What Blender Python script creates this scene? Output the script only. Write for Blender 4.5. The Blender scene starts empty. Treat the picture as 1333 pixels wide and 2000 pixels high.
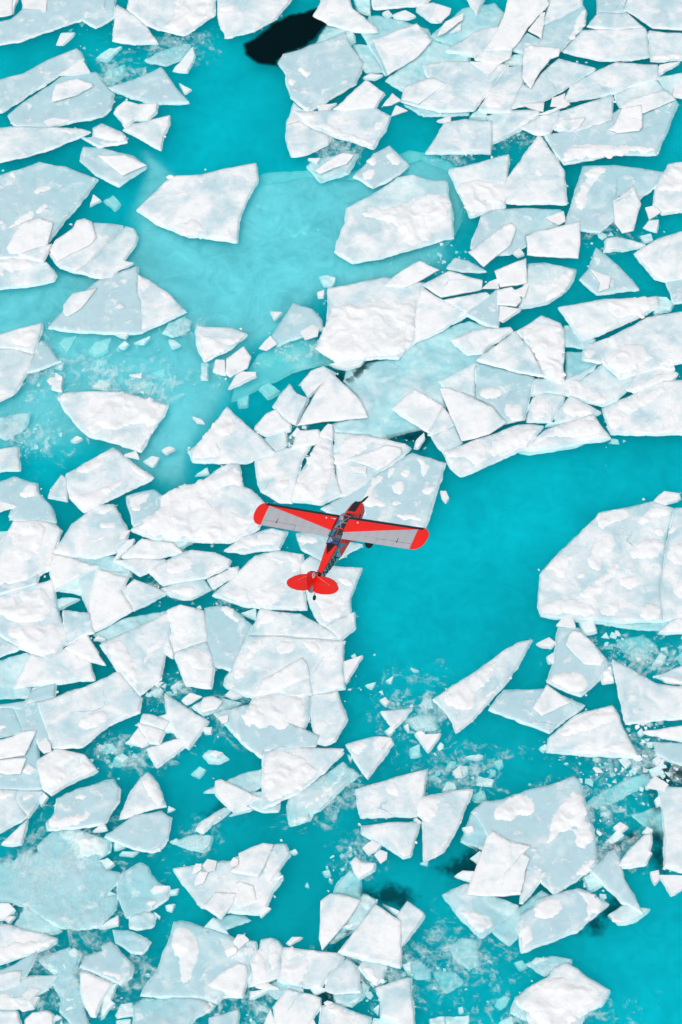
import bpy, bmesh, math, random
import numpy as np
from mathutils import Matrix, Vector, Euler, noise
from mathutils.geometry import delaunay_2d_cdt

# ------------------------------------------------------------ camera, sky, sun
scene = bpy.context.scene
C = scene.collection
TILT, VF, SLANT = math.radians(32), math.radians(20), 250.0
FP = 1000 / math.tan(VF / 2)                       # focal length in photograph pixels
cam = bpy.data.cameras.new('camera')
cam_o = bpy.data.objects.new('camera', cam); C.objects.link(cam_o)
cam_o.location = (0, -SLANT * math.sin(TILT), SLANT * math.cos(TILT))
cam_o.rotation_euler = (TILT, 0, 0)
cam.sensor_fit = 'VERTICAL'; cam.angle_y = VF if False else VF
cam.sensor_height = 24; cam.lens = 12 / math.tan(VF / 2)
cam.clip_start = 1; cam.clip_end = 3000
scene.camera = cam_o
CAM = np.array(cam_o.location)
SUN_EL, SUN_AZ = math.radians(60), math.radians(-158)   # azimuth from north, clockwise
world = bpy.data.worlds.new('World'); scene.world = world; world.use_nodes = True
wn = world.node_tree; wn.nodes.clear()
sky = wn.nodes.new('ShaderNodeTexSky'); sky.sky_type = 'NISHITA'; sky.sun_disc = False
sky.sun_elevation = SUN_EL; sky.sun_rotation = SUN_AZ; sky.dust_density = 4
hs = wn.nodes.new('ShaderNodeHueSaturation'); hs.inputs['Saturation'].default_value = 0.24
bgn = wn.nodes.new('ShaderNodeBackground'); bgn.inputs['Strength'].default_value = 0.138
wo = wn.nodes.new('ShaderNodeOutputWorld')
wn.links.new(sky.outputs[0], hs.inputs['Color']); wn.links.new(hs.outputs[0], bgn.inputs[0]); wn.links.new(bgn.outputs[0], wo.inputs[0])
sl = bpy.data.lights.new('sun', 'SUN'); sl.energy = 1.35; sl.angle = math.radians(42); sl.color = (1, .985, .97)
so = bpy.data.objects.new('sun', sl); C.objects.link(so)
sdir = Vector((math.sin(SUN_AZ) * math.cos(SUN_EL), math.cos(SUN_AZ) * math.cos(SUN_EL), math.sin(SUN_EL)))
so.rotation_euler = sdir.to_track_quat('Z', 'Y').to_euler()
so.location = (0, 0, 120)
scene.view_settings.view_transform = 'Standard'; scene.view_settings.look = 'None'
scene.view_settings.exposure = -0.12; scene.view_settings.gamma = 1
scene.cycles.transparent_max_bounces = 16; scene.cycles.volume_bounces = 6; scene.cycles.max_bounces = 8; scene.cycles.diffuse_bounces = 5

def at(px, py, z=0.0):
    """the point at height z that stands at this place of the photograph"""
    px = np.asarray(px, float); py = np.asarray(py, float)
    dx = (px - 666.5) / FP; dy = (1000 - py) / FP
    d = np.stack([dx, dy * math.cos(TILT) + math.sin(TILT), dy * math.sin(TILT) - math.cos(TILT)], -1)
    t = (z - CAM[2]) / d[..., 2]
    return (CAM + d * t[..., None])[..., :2]

# ------------------------------------------------------------ materials
class NT:
    def __init__(s, name):
        s.m = bpy.data.materials.new(name); s.m.use_nodes = True; s.t = s.m.node_tree; s.t.nodes.clear()
        s.out = s.n('ShaderNodeOutputMaterial')
    def n(s, kind, **kw):
        nd = s.t.nodes.new(kind)
        for k, v in kw.items():
            if k.startswith('i_'):
                key = k[2:].replace('_', ' ')
                nd.inputs[int(key) if key.isdigit() else key].default_value = v
            else: setattr(nd, k, v)
        return nd
    def l(s, a, b): s.t.links.new(a, b)
    def math(s, op, a, b=None, c=None, clamp=False):
        nd = s.n('ShaderNodeMath', operation=op, use_clamp=clamp)
        for i, v in enumerate((a, b, c)):
            if v is None: continue
            if isinstance(v, (int, float)): nd.inputs[i].default_value = v
            else: s.l(v, nd.inputs[i])
        return nd.outputs[0]
    def noise(s, vec, scale, detail=4, rough=.55, dist=0):
        nd = s.n('ShaderNodeTexNoise', i_Scale=scale, i_Detail=detail, i_Roughness=rough, i_Distortion=dist)
        s.l(vec, nd.inputs['Vector']); return nd.outputs['Fac']
    def mix(s, f, a, b):
        nd = s.n('ShaderNodeMix', data_type='RGBA')
        for i, v in ((0, f), (6, a), (7, b)):
            if isinstance(v, (int, float)): nd.inputs[i].default_value = v
            elif isinstance(v, tuple): nd.inputs[i].default_value = (*v, 1)
            else: s.l(v, nd.inputs[i])
        return nd.outputs[2]

def ice_material(name, snow, bare, bias, tone_attr=True):
    g = NT(name); pos = g.n('ShaderNodeNewGeometry').outputs['Position']
    n1 = g.noise(pos, .40, 7, .55, .5); n2 = g.noise(pos, 1.6, 5, .6); n3 = g.noise(pos, 6.5, 4, .6)
    tone = g.n('ShaderNodeAttribute', attribute_type='OBJECT', attribute_name='tone').outputs['Fac'] if tone_attr else None
    a = g.math('MULTIPLY_ADD', n1, 3.2, -1.6)
    a = g.math('ADD', a, g.math('MULTIPLY_ADD', n2, .8, -.4))
    if tone_attr: a = g.math('ADD', a, tone)
    if tone_attr:                                   # crusts of drifted snow and hairline fractures
        n4 = g.noise(pos, .8, 8, .6, .25)
        crust = g.math('MULTIPLY', g.math('MULTIPLY_ADD', n4, 9., -5.0, clamp=True), .8)
        a = g.math('MAXIMUM', a, crust)
        vo = g.n('ShaderNodeTexVoronoi', feature='DISTANCE_TO_EDGE', i_Scale=.21, i_Randomness=1)
        wp = g.n('ShaderNodeVectorMath', operation='ADD'); wn_ = g.n('ShaderNodeTexNoise', i_Scale=.5, i_Detail=5); g.l(pos, wn_.inputs['Vector'])
        sc_ = g.n('ShaderNodeVectorMath', operation='SCALE', i_3=1.6); g.l(wn_.outputs['Color'], sc_.inputs[0]); g.l(pos, wp.inputs[0]); g.l(sc_.outputs[0], wp.inputs[1]); g.l(wp.outputs[0], vo.inputs['Vector'])
        crk = g.math('MULTIPLY', g.math('LESS_THAN', vo.outputs['Distance'], .0075), g.math('MULTIPLY_ADD', g.noise(pos, .13, 3), 12., -7.1, clamp=True))
    f = g.math('ADD', a, bias, clamp=True)
    col = g.mix(f, bare, snow)
    dirt = g.math('MULTIPLY_ADD', g.noise(pos, .9, 6, .65), -.34, 1.15, clamp=True)
    col = g.mix(1.0, col, col)
    hsv = g.n('ShaderNodeHueSaturation'); g.l(col, hsv.inputs['Color']); g.l(dirt, hsv.inputs['Value'])
    b = g.n('ShaderNodeBsdfPrincipled', i_IOR=1.31)
    colo = g.mix(g.math('MULTIPLY', crk, .6), hsv.outputs[0], (.16, .42, .50)) if tone_attr else hsv.outputs[0]
    g.l(colo, b.inputs['Base Color'])
    g.l(g.math('MULTIPLY_ADD', f, .4, .5), b.inputs['Roughness'])
    b.inputs['Specular IOR Level'].default_value = .3
    h = g.math('MULTIPLY', g.math('ADD', g.math('MULTIPLY', n2, .5), g.math('MULTIPLY', n3, .22)), g.math('MULTIPLY_ADD', f, .75, .25))
    if tone_attr: h = g.math('ADD', h, g.math('MULTIPLY', crust, .35))
    bp = g.n('ShaderNodeBump', i_Strength=.42, i_Distance=.2); g.l(h, bp.inputs['Height']); g.l(bp.outputs[0], b.inputs['Normal'])
    g.l(b.outputs[0], g.out.inputs[0]); return g.m

M_ICE = ice_material('floe_ice', (.86, .88, .89), (.47, .66, .72), .0)
M_SNOW = ice_material('snow', (.85, .86, .87), (.75, .80, .82), .75, False)
M_SIDE = ice_material('cut_ice', (.88, .90, .91), (.74, .84, .87), .6, False)

def plain(name, col, rough=.5, metal=0, spec=.5, var=.0, coat=0, ribs=0):
    g = NT(name); b = g.n('ShaderNodeBsdfPrincipled', i_Roughness=rough, i_Metallic=metal)
    b.inputs['Specular IOR Level'].default_value = spec; b.inputs['Coat Weight'].default_value = coat
    pos = g.n('ShaderNodeTexCoord').outputs['Object']
    f = g.noise(pos, 2.2, 5, .6)
    c = g.mix(f, tuple(x * (1 - var) for x in col), tuple(min(1, x * (1 + var)) for x in col))
    if ribs:                                        # fabric drawn over wing ribs
        wv_ = g.n('ShaderNodeTexWave', wave_type='BANDS', bands_direction='X', i_Scale=ribs, i_Distortion=.15); g.l(pos, wv_.inputs['Vector'])
        bp_ = g.n('ShaderNodeBump', i_Strength=.5, i_Distance=.05); g.l(wv_.outputs['Fac'], bp_.inputs['Height']); g.l(bp_.outputs[0], b.inputs['Normal'])
    g.l(c, b.inputs['Base Color']); g.l(b.outputs[0], g.out.inputs[0]); return g.m

def tag(o, label=None, cat=None, group=None, kind=None):
    if label: o['label'] = label
    if cat: o['category'] = cat
    if group: o['group'] = group
    if kind: o['kind'] = kind
    return o

def mesh_obj(name, verts, faces, mats, parent=None, idx=None, smooth=False, loc=None):
    me = bpy.data.meshes.new(name); me.from_pydata([tuple(map(float, v)) for v in verts], [], [tuple(map(int, f)) for f in faces])
    for m in (mats if isinstance(mats, (list, tuple)) else [mats]): me.materials.append(m)
    if idx is not None: me.polygons.foreach_set('material_index', list(map(int, idx)))
    if smooth is True: me.polygons.foreach_set('use_smooth', [True] * len(me.polygons))
    elif smooth is not False: me.polygons.foreach_set('use_smooth', list(smooth))
    me.update()
    o = bpy.data.objects.new(name, me); C.objects.link(o)
    if parent: o.parent = parent
    if loc is not None: o.location = loc
    return o

# ------------------------------------------------------------ the traced ice
DATA = """
T 0 0
2g 0,0 65,0 62,68 0,102
1g 62,40 68,0 125,0 70,68
1g 420,95 545,40 585,0 605,0 592,85 500,140
2g 0,150 55,100 120,45 145,0 570,0 545,40 480,78 300,140 100,210 0,245
3w 130,0 250,0 242,55 125,43
2 608,20 700,75 755,125 822,218 700,222 590,205 600,100
2 668,40 700,0 1125,0 1115,70 960,178 830,150 760,120
S 830,150 940,60 900,0 1110,0 1110,65 960,170
2 1140,38 1138,0 1600,0 1440,90 1320,155 1185,192 1145,120
S 1140,30 1230,10 1220,45 1150,60
2g 0,440 120,380 250,310 400,250 425,270 435,305 250,420 10,575 0,540
2g 310,385 430,310 468,370 390,382
1g 45,595 110,540 320,395 500,370 550,440 592,480 575,560 530,600 370,630 235,660 90,655 60,630
3w 290,440 400,405 480,432 485,445 400,495 275,530 272,515
2w 228,632 270,612 365,620 330,640 250,650
1g 560,452 700,410 840,345 930,470 985,530 770,530
1g 295,230 320,170 390,165 330,232
1g 905,365 1005,240 1015,290 975,372
0 760,310 830,265 900,235 995,222 950,300 860,340
1 935,430 998,465 965,485
0 500,290 570,250 635,245 560,305
-1 550,430 560,370 650,330 640,390 590,430
2w 600,580 610,555 655,520 720,540 820,532 815,575 770,615 700,620 655,655 640,630
2 645,670 690,640 885,598 880,650 850,710 838,778
2g 425,710 480,720 490,660 530,640 640,690 660,735 520,760
S 475,715 500,650 540,650 655,700 655,735 590,735
2 0,680 60,655 250,660 430,672 470,685 300,755 150,805 0,845
S 240,670 370,670 390,690 370,700 330,680
1g 420,830 435,760 520,765 700,810 765,865 620,960 500,905
3w 510,805 650,805 765,860 640,915
1g 0,945 100,880 205,840 350,865 508,928 430,1030 370,1100 290,1200 200,1340 0,1340
S 175,990 210,965 270,960 275,980 190,1010
S 330,1048 395,1045 380,1062
S 180,1090 235,1050 260,1065 195,1120
S 20,1200 130,1100 180,1090 185,1130 60,1185
S 0,1105 30,1140 20,1170 0,1175
S 45,910 60,893 85,900 80,925
3w 110,1160 200,1130 278,1155 260,1230 235,1325 50,1320 35,1290
1 470,1070 485,1010 525,1040
-1 545,1050 590,1020 630,1060 600,1095
T F 0
2 268,408 322,355 345,342 395,340 440,328 500,317 503,352 478,400 466,430 463,471 430,466 370,458 320,440
S 340,460 372,418 400,440 390,460
S 322,345 330,338 343,342 340,350
1.5 98,495 165,440 185,433 240,438 175,510 150,530 120,520
1.5 245,440 262,445 269,460 265,475 220,540 200,543 152,531 178,511
3w 98,490 108,470 143,445 150,430 165,425 180,432 188,462 180,475 140,495 112,512
T 416 0
0 705,0 810,0 820,75 760,50
0 535,215 590,130 730,160 740,210 700,240
0 735,230 820,230 880,370 800,375 770,330
0 780,170 815,80 860,78 1010,110 1120,150 1140,200 900,385 820,240
0 905,415 1140,205 1333,270 1333,320 1105,335 1110,410 1000,475
2 525,80 560,20 600,0 690,0 725,40 855,140 858,162 730,155 600,120
S 580,30 640,0 670,20 690,50 600,95
2 810,0 1230,0 1100,20 840,40
1w 940,75 1000,50 1055,80 1020,95 950,90
1w 885,65 915,50 935,75 905,85
2 1065,50 1065,25 1150,10 1230,40 1190,110 1140,110
3w 832,205 1062,118 1140,208 1060,300 910,390
2g 342,320 365,280 460,255 690,162 730,250 785,320 740,430 500,575 410,500 385,380
S 425,360 465,335 525,385 490,405
S 388,405 440,400 425,450 395,440
2w 630,565 800,412 893,480 845,555 700,572
2 545,550 645,532 600,565 555,572
1 388,640 420,528 480,575 500,620 470,640
2 382,700 388,645 450,625 520,670 610,710 600,745 480,800 412,808
1.6 428,578 560,575 845,555 925,600 890,680 835,768 700,720 500,655
S 430,580 560,580 530,620 650,660 720,700 820,730 835,766 700,720 505,655
S 830,635 885,620 890,655 850,685
3w 885,550 935,480 980,520 930,548
3w 928,605 955,545 1015,575
1 785,400 820,380 885,390 840,412
0 1000,540 1100,570 1333,565 1333,590 1100,600
T F 0
1.7 827,126 838,150 790,170 785,195 815,205 860,216 925,214 945,188 993,126 925,119 870,118
T 416 0
3w 985,520 1050,430 1150,400 1215,430 1070,545
3w 1185,520 1240,485 1270,500 1230,530 1180,530
2w 1170,625 1240,600 1240,635
0 490,860 530,820 760,800 700,900 560,945
3w 530,885 580,850 680,790 740,800 700,850 560,905
2w 497,825 560,820 545,845
2g 735,915 800,850 835,800 920,755 1020,850 960,900 835,972
S 770,880 850,870 845,920 790,950
S 800,830 850,800 860,860 810,860
S 880,800 940,780 990,830 960,870
T F 0
-2 505,345 515,338 600,333 690,335 800,292 832,298 905,330 912,400 884,463 830,520 640,565 560,560 480,600
1 655,490 676,430 678,405 738,372 776,345 806,339 836,349 872,351 883,412 885,463 847,472 791,489 740,505 690,512
S 697,420 738,398 742,409 791,398 828,375 875,375 881,424 847,439 843,469 791,484 776,439 742,428
T 833 0
2 150,0 350,0 265,75
0 195,40 355,10 410,70 375,135 290,160 140,228 20,185 100,120
3w 30,90 55,15 130,40 120,75 75,120
4w 55,190 100,110 195,65 190,100 100,170
2 125,170 180,120 180,150
1.6 100,262 280,152 375,133 400,230 260,290 200,275
1 610,130 640,20 640,0 800,0 812,25 700,90
1g 590,230 612,130 700,90 820,25 835,60 825,120 700,260 620,260 590,240
S 710,255 760,150 800,60 825,30 835,60 825,120
3w 295,262 380,130 400,90 455,0 600,0 640,20 600,65 530,140 465,240 445,260
3w 530,160 600,65 620,60 600,200
1g 450,255 525,165 590,200 585,235 520,240 505,270
0 400,330 455,285 510,275 500,340
3w 250,305 300,262 448,255 440,300 375,338 255,312
3w 230,320 340,320 372,345 325,390
1.7 275,565 420,345 500,340 505,420 435,580 300,575
S 300,505 345,485 425,515 400,560 320,560
1.5 445,560 500,440 545,460 600,380 690,300 760,320 878,350 700,470 600,525
4w 500,400 510,250 540,235 640,245 700,250 690,290 650,300 575,400 545,460 510,420
1 320,600 400,570 590,570 580,600 500,660 345,740 345,630
S 420,690 520,600 590,572 580,600 500,660
2 500,660 595,600 695,570 690,610 640,695 560,690
3w 505,545 615,530 610,575 530,560
3w 645,555 655,510 725,480 720,510 750,540 720,560
3w 580,595 700,550 740,545 640,590
0 225,610 270,565 315,590 310,618
2 710,525 760,440 900,360 990,320 1205,335 1210,400 1000,470 900,495
2 1210,380 1215,335 1320,322
0.7 1200,400 1330,355 1340,440 1280,500
1 985,490 1190,405 1290,510 1130,540 1010,560
1.2g 620,700 690,690 970,625 985,580 1010,560 1130,590 1300,515 1310,530 1260,660 1195,798 960,800 720,850 660,770
S 700,820 760,740 1000,750 1200,760 1195,795 960,800 720,848
1.6 670,670 700,580 960,490 970,500 970,625 750,690
3w 675,650 700,620 830,610 800,660 750,690
3w 1010,560 1060,520 1250,465 1300,515 1130,590
4w 985,640 1020,560 1120,545 1125,660 1110,680 1000,690 950,670
2 840,135 895,65 1050,65 1130,135 1000,152
1g 885,0 1065,0 1030,40 1040,60 890,65
2 715,260 815,155 1140,140 1160,290 1070,305 900,308
1 1165,160 1340,170 1340,290 1230,310 1170,315
S 1170,310 1190,280 1340,265 1340,290 1230,310
3 1028,45 1075,0 1340,0 1340,170 1180,145
2w 1285,500 1290,460 1340,435 1340,520
2 0,790 95,640 200,618 345,628 335,790
1 120,880 250,850 430,800 420,920 410,1070 230,1128 180,1010
S 150,960 280,920 310,950 420,920 410,1070 230,1125 180,1020
2 420,1050 420,930 590,698 715,880 728,1055 500,1058
S 550,900 580,865 620,900 590,920
S 600,800 640,800 630,815
1g 235,1290 290,1120 350,1090 500,1080 700,1085 710,1150 520,1210 525,1270 430,1320 300,1320
1g 735,1150 820,860 980,855 1230,890 1200,960 1130,1010 900,1205 800,1195 730,1170
S 760,1080 830,865 960,860 900,920 840,1000 830,1100
3w 620,1135 715,1095 725,1150 690,1170
4w 970,1040 1080,960 1120,1060 1080,1200 1020,1215 980,1160
1.7 1200,970 1260,850 1340,820 1340,1080 1230,1110 1185,1060
S 1200,970 1260,850 1340,820 1340,970 1220,1000
3w 1140,1080 1180,1070 1225,1100 1160,1145
1 1135,1180 1160,1145 1210,1140 1200,1205
1 930,1300 940,1240 990,1230 1140,1270 1050,1295
0 1115,1230 1170,1215 1180,1250 1140,1260
T F 0
3w 915,492 985,440 1000,434 1008,445 998,478 945,521
3w 1028,462 1045,452 1133,431 1134,475 1130,503 1060,500 1030,498
2 1243,492 1285,465 1340,435 1340,530 1305,548 1280,540 1262,520
T 0 400
1 0,400 90,250 240,295 295,365 280,390 120,420 0,440
S 0,262 95,255 175,295 175,325 0,395
1 100,255 225,290 270,200 200,220
1 590,350 630,285 695,300
1.3g 255,635 320,560 500,400 715,315 720,360 715,450 735,500 740,660 600,665 400,655
1.6 720,360 780,390 875,455 965,548 880,590 742,658 737,500 717,450
S 725,375 790,400 760,450 730,440
S 835,450 865,440 880,470 850,480
3w 330,520 380,460 505,430 430,530 355,580 330,560
3w 600,530 625,512 650,530 625,545
2 5,715 60,655 215,612 215,650 175,765 120,755
S 45,710 70,670 210,630 170,760
1g 150,870 165,780 215,700 260,740 308,815
2 0,755 70,745 180,780 150,850 80,970 0,1010
2g 0,1010 80,975 0,1090
3w 245,915 265,895 290,900 290,935 260,937
0 290,870 325,890 320,965 270,950
1.7 305,1000 340,980 440,970 640,970 870,1040 850,1090 735,1280 620,1240 470,1200 410,1150
S 470,1200 440,1150 500,1100 560,980 700,980 865,1040 840,1100 800,1160 700,1130 600,1180 560,1160
S 700,1250 760,1200 830,1120 735,1275
S 310,1010 340,980 370,990 340,1020
2 1025,650 1030,628 1200,635 1285,670 1200,740 1070,808 1040,760
S 1030,650 1100,700 1280,668 1200,740 1070,805
2 1115,860 1125,805 1170,805 1175,880
3w 1180,800 1270,730 1310,790 1290,850 1200,900 1175,880
2 1190,955 1250,865 1333,870 1333,890
2w 675,885 740,875 735,895
0 1050,815 1085,820 1080,910 1050,910
-1 310,720 340,690 400,680 350,770
-1 460,760 500,720 580,690 560,760 500,790
0 700,715 785,685 750,725
-1 490,860 510,800 560,815
-1 790,870 860,850 850,890
0 480,950 520,910 575,930 560,960
0 850,660 880,610 960,580 995,600 985,640 900,680
1w 605,672 670,670 655,690
0 620,735 650,715 670,725 645,745
0 290,845 330,820 325,850
0 880,700 910,700 940,725 900,745
-1 710,970 730,920 800,920 780,975
2w 1005,1100 1050,1115 1065,1135 1030,1130
2w 845,1275 880,1255 910,1265 870,1295
2 650,1300 710,1280 725,1318
0 0,1130 100,1080 155,1085 130,1150 30,1220
1w 370,1225 400,1200 430,1215 400,1230
T F 0
2 0,888 35,870 38,915 0,920
T 416 480
-1.6 240,560 370,500 450,470 560,500 640,600 450,640 250,720 190,760 100,800 130,720
T F 0
0 671,745 680,720 735,705 776,697 813,664 866,641 920,625 968,640 960,720 860,745 870,800 850,840 820,835 745,855 715,845 655,842 648,828 720,815 700,775
H 655,722 700,708 725,700 718,712 690,730 672,745 662,735
H 760,850 815,845 830,850 810,868 785,862
T 416 480
1g 610,615 700,595 790,590 770,620 700,640
2 540,530 600,380 605,220 900,160 1110,190 1060,280 1048,400 1050,495 965,580 700,585 645,600
S 540,530 600,380 610,310 800,290 1060,280 1048,400 1050,495 965,580 700,585 645,600
2w 1070,280 1090,210 1180,270 1330,350 1200,430 1055,495 1053,380
3w 890,205 950,150 1080,75 1180,125 1100,170 1000,215
T F 0
3w 824,555 878,528 943,547 941,565 863,580
T 833 480
2.5w 90,280 310,240 330,255 210,345
2g 205,348 330,255 370,220 380,330 375,420 340,415
3w 290,225 330,185 375,165 380,220
3w 355,130 520,60 525,190 470,205 385,215
3w 370,225 445,210 490,260 495,285 470,315 370,305
3w 445,235 535,200 510,270
2g 385,310 490,325 400,390 385,380
1g 110,110 150,60 215,75 310,130 200,130
1 485,320 535,90 620,85 780,120 740,210 640,290
S 600,290 720,115 780,120 740,210 650,285
1g 805,170 850,110 885,5 1000,100 1105,222 960,235 890,245
3w 855,120 960,160 950,220 895,240 905,190
2w 455,35 485,5 510,40 480,55
1.5g 1255,190 1270,165 1333,135 1345,270 1290,295
0 1190,265 1250,265 1290,295 1270,330 1190,355
1.8 695,315 940,275 1200,262 1210,310 1100,370 805,495 750,390
S 945,275 1200,262 1210,310 1000,390 940,330
0 720,415 750,410 800,490 880,490 850,535 725,520
2 815,550 850,510 945,475 940,540 905,605 820,590
S 815,550 850,525 890,540 850,600
1.8 920,600 945,480 1150,370 1333,315 1345,560 1010,692
S 920,600 960,540 1120,490 1160,560 1200,580 1010,690
0 730,545 815,545 820,595 890,610 780,690 730,690
1 65,700 260,605 248,650 248,780 110,740
1g 262,605 560,680 530,810 510,900 420,920 350,830 262,780 258,650
S 270,780 290,730 380,730 405,780 330,800
S 400,850 410,820 500,815 510,880 500,915 430,915
2.6 265,590 465,440 540,530 610,675 470,650
2.6 472,440 600,360 700,400 722,450 715,700 705,708 618,675 600,620 545,515
S 472,440 600,390 700,410 722,450 715,700 705,708 618,675 600,620 545,515
2.6w 135,487 250,440 440,420 450,435 310,530 290,550 215,558
3w 70,735 130,735 250,790 350,840 420,920 330,980 185,1018 140,910
1 550,775 565,690 720,700 880,620 780,700 715,770 630,755
1 722,770 790,702 920,610 1000,690 1080,670 1080,720 960,810 915,830 800,790
S 740,690 800,700 810,720 940,780 950,815 910,830 800,790 730,765
1.6 1045,745 1095,665 1200,620 1310,660 1290,690 1090,760
S 1045,745 1100,720 1230,650 1310,655 1300,685 1090,760
0 1200,600 1280,590 1295,640 1240,640
0 1290,585 1340,570 1340,640
1.3 525,910 555,790 620,765 720,780 690,830 650,910
S 540,910 560,790 630,780 650,850 600,905
1.5 675,910 690,850 750,780 820,810 910,860 790,910
S 690,860 750,790 900,855 790,905
2 515,1055 620,955 870,875 960,998 820,1015 560,1058
S 530,1045 620,965 870,880 940,970 750,1000 650,990
1.8 90,1070 170,1040 280,1000 480,930 610,935 520,1040 290,1150 180,1192 130,1150
S 90,1070 180,1040 300,1000 330,1100 270,1140 230,1130 200,1090 130,1110
S 330,1010 480,930 600,940 520,1030 420,1060 340,1110
0 480,1065 740,1040 830,1015 750,1050 540,1078
1.8 920,840 1080,770 1200,700 1333,690 1345,965 1200,980 965,970
S 930,850 1080,780 1300,700 1200,800 1050,880 1000,950 970,960
3w 1225,965 1270,845 1320,960
0 620,940 640,920 760,915
1 1200,1320 1240,1280 1320,1285 1325,1310 1250,1340
T 416 480
2.6w 938,845 1050,742 1198,830 1125,965
2.5 1125,975 1205,840 1255,925 1150,975
1.7 1145,990 1260,935 1295,1015 1200,1065
1w 1050,1050 1060,1010 1100,970 1105,1000 1070,1050
2w 1187,1275 1215,1275 1230,1310 1215,1335 1195,1310
2 460,710 510,650 575,625 640,660 500,780
3w 440,935 520,790 615,648 760,790 810,895
2 315,830 400,715 435,765 495,790 435,925 400,905 355,870
2w 220,945 280,870 330,848 370,900 408,930 400,955 280,985 250,970
1 270,1000 380,965 385,1030 330,1070
2w 415,975 440,945 455,960 430,985
-1 240,740 290,710 350,750 290,790
-1 130,800 185,775 180,830 140,840
T F 0
2 370,880 385,868 444,793 472,820 536,881 480,903 378,898
S 372,890 385,868 444,793 470,840 420,860 440,890 380,895
T 416 480
1w 300,340 360,345 320,385
1g 310,470 420,295 520,330 560,380 575,430 450,470 340,510
3w 455,445 520,408 555,430 545,470 480,490
3w 240,530 300,465 335,510 280,545
2w 545,240 580,230 575,265 550,265
0 555,155 600,150 640,170 620,210 580,200
2w 410,1055 455,960 550,955 560,990 530,1030
2w 550,985 600,925 622,930 622,1010
T 400 860
1.5 265,100 400,45 560,10 500,100 480,200 450,320 395,320 300,260
S 370,210 440,195 450,240 380,250
S 270,100 350,75 420,60 330,200 280,160
T 416 480
1.7 555,990 620,1010 632,1180 670,1290 560,1340 400,1320 450,1200
S 545,1000 620,1015 632,1180 600,1240 580,1320 430,1320 420,1250 450,1200
1.3 637,970 780,980 870,1000 1000,1030 1030,1050 940,1140 860,1170 800,1240 685,1310 655,1240 640,1100
S 640,975 850,985 840,1020 700,1120 660,1200 690,1240 650,1240
3w 700,1110 850,1060 900,1035 980,1050 985,1080 900,1150 860,1170 760,1130
3w 715,1145 800,1145 800,1185 730,1180
T F 0
1.3g 628,992 692,958 733,928 775,901 805,883 870,903 857,946 829,1032 720,1035
T 400 860
S 800,340 880,180 930,170 930,210 880,240 880,290 950,320 940,350
S 940,210 960,140 1000,130 990,170
S 1010,170 1050,135 1090,165 1040,200
S 960,220 1050,200 1040,270 1000,290
S 1060,70 1180,110 1160,190 1120,190 1130,120
S 1120,270 1160,230 1210,230 1180,290
S 980,300 1050,330 970,340
S 960,380 1100,370 1150,430 1000,400
T 0 860
1.5 255,290 320,175 350,200 350,310
1.7 350,170 590,35 640,75 795,190 440,370 375,300
S 385,150 450,115 570,85 540,120 450,170 400,170
S 380,290 540,240 640,195 650,210 560,290 440,370
S 650,110 700,120 790,190 740,200
1g 5,270 75,185 160,215 190,220 200,270 265,340 290,420 230,415 80,415 50,390 75,345
S 90,295 140,220 190,222 195,270 165,300
2.3w 0,280 80,340 0,400
0 0,480 50,470 30,520 0,590
2w 0,600 40,480 70,420 210,415 280,430 318,465 280,580 270,660 130,730 0,775
S 70,420 210,418 250,480 200,600 100,640 60,560
1.7 275,580 380,430 500,335 590,330 620,380 670,470 650,540 600,580 500,605 340,595
S 500,370 560,330 600,350 540,385
S 505,450 530,415 615,420 590,465
S 460,530 540,485 550,500 490,540
3w 620,520 640,465 680,465 650,510
0 345,600 590,600 680,650 685,700 600,690 500,670 410,700
1g 660,290 800,250 870,300 830,380 700,440 690,390
S 665,290 790,255 780,310 710,385 680,350
T F 0
1.7 257,1033 318,990 330,958 393,940 446,905 467,905 476,950 490,955 520,985 505,1030 490,1040 447,1058 385,1055 300,1050
T 0 860
S 685,460 850,340 830,270 1060,200 1190,150 1245,118 1265,240 1200,220 1090,290 1080,330 1200,350 1240,400 1330,350 1330,430 1190,530 900,510
0 820,505 900,515 1010,525 930,560
2w 635,605 740,510 900,530 945,575 820,610
2 605,625 700,612 860,618 730,695 680,660
1.5 590,630 650,520 700,510 690,540 610,620
1.7 780,680 820,650 930,590 1000,570 1120,580 1200,620 1190,650 1070,710 850,750
S 860,690 880,610 1000,590 1020,650 930,700
S 780,680 820,655 830,700
S 1100,650 1190,620 1190,650 1070,705
1 840,770 1060,720 1095,770 1000,820 900,810
S 885,760 1040,755 1000,815 890,800
1.3 1085,720 1240,650 1240,690 1110,765
S 1180,650 1235,650 1235,670 1190,680
T 400 860
1.7 105,570 200,500 350,455 430,470 390,560 200,580
S 210,500 400,460 380,550 300,540 200,570 120,570
T 0 860
2w 265,590 340,600 515,650 290,775 265,690
0 0,790 200,690 190,740 0,830
0 300,770 410,705 430,800 330,780
0.7 410,700 510,670 680,690 660,720 470,900 410,750
2w 510,670 665,715 630,780 690,880 470,1003 465,900 470,800
1.7 635,780 700,720 865,790 700,880
1.6 210,740 270,720 300,870 320,940 348,1000 350,1045 250,1138 100,1070 0,930 0,835
S 0,840 200,755 270,800 270,880 240,940 100,950 20,920
S 100,960 240,950 330,960 345,1040 250,1135 100,1065 20,980
0 290,825 350,815 415,825 300,880
2w 330,950 430,895 430,920 380,960
0 330,880 470,900 490,1000 450,1000 345,1060
2w 340,1080 450,1000 490,1070 548,1165 460,1140
2w 490,1035 510,1015 548,1030
1 0,960 100,1080 0,1170
0.5 0,1180 150,1100 160,1120 80,1280 160,1290 160,1333 0,1333
1.4 75,1285 160,1110 250,1138 340,1080 470,1150 490,1240 230,1265
0 165,1333 170,1290 290,1265 280,1330
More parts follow.
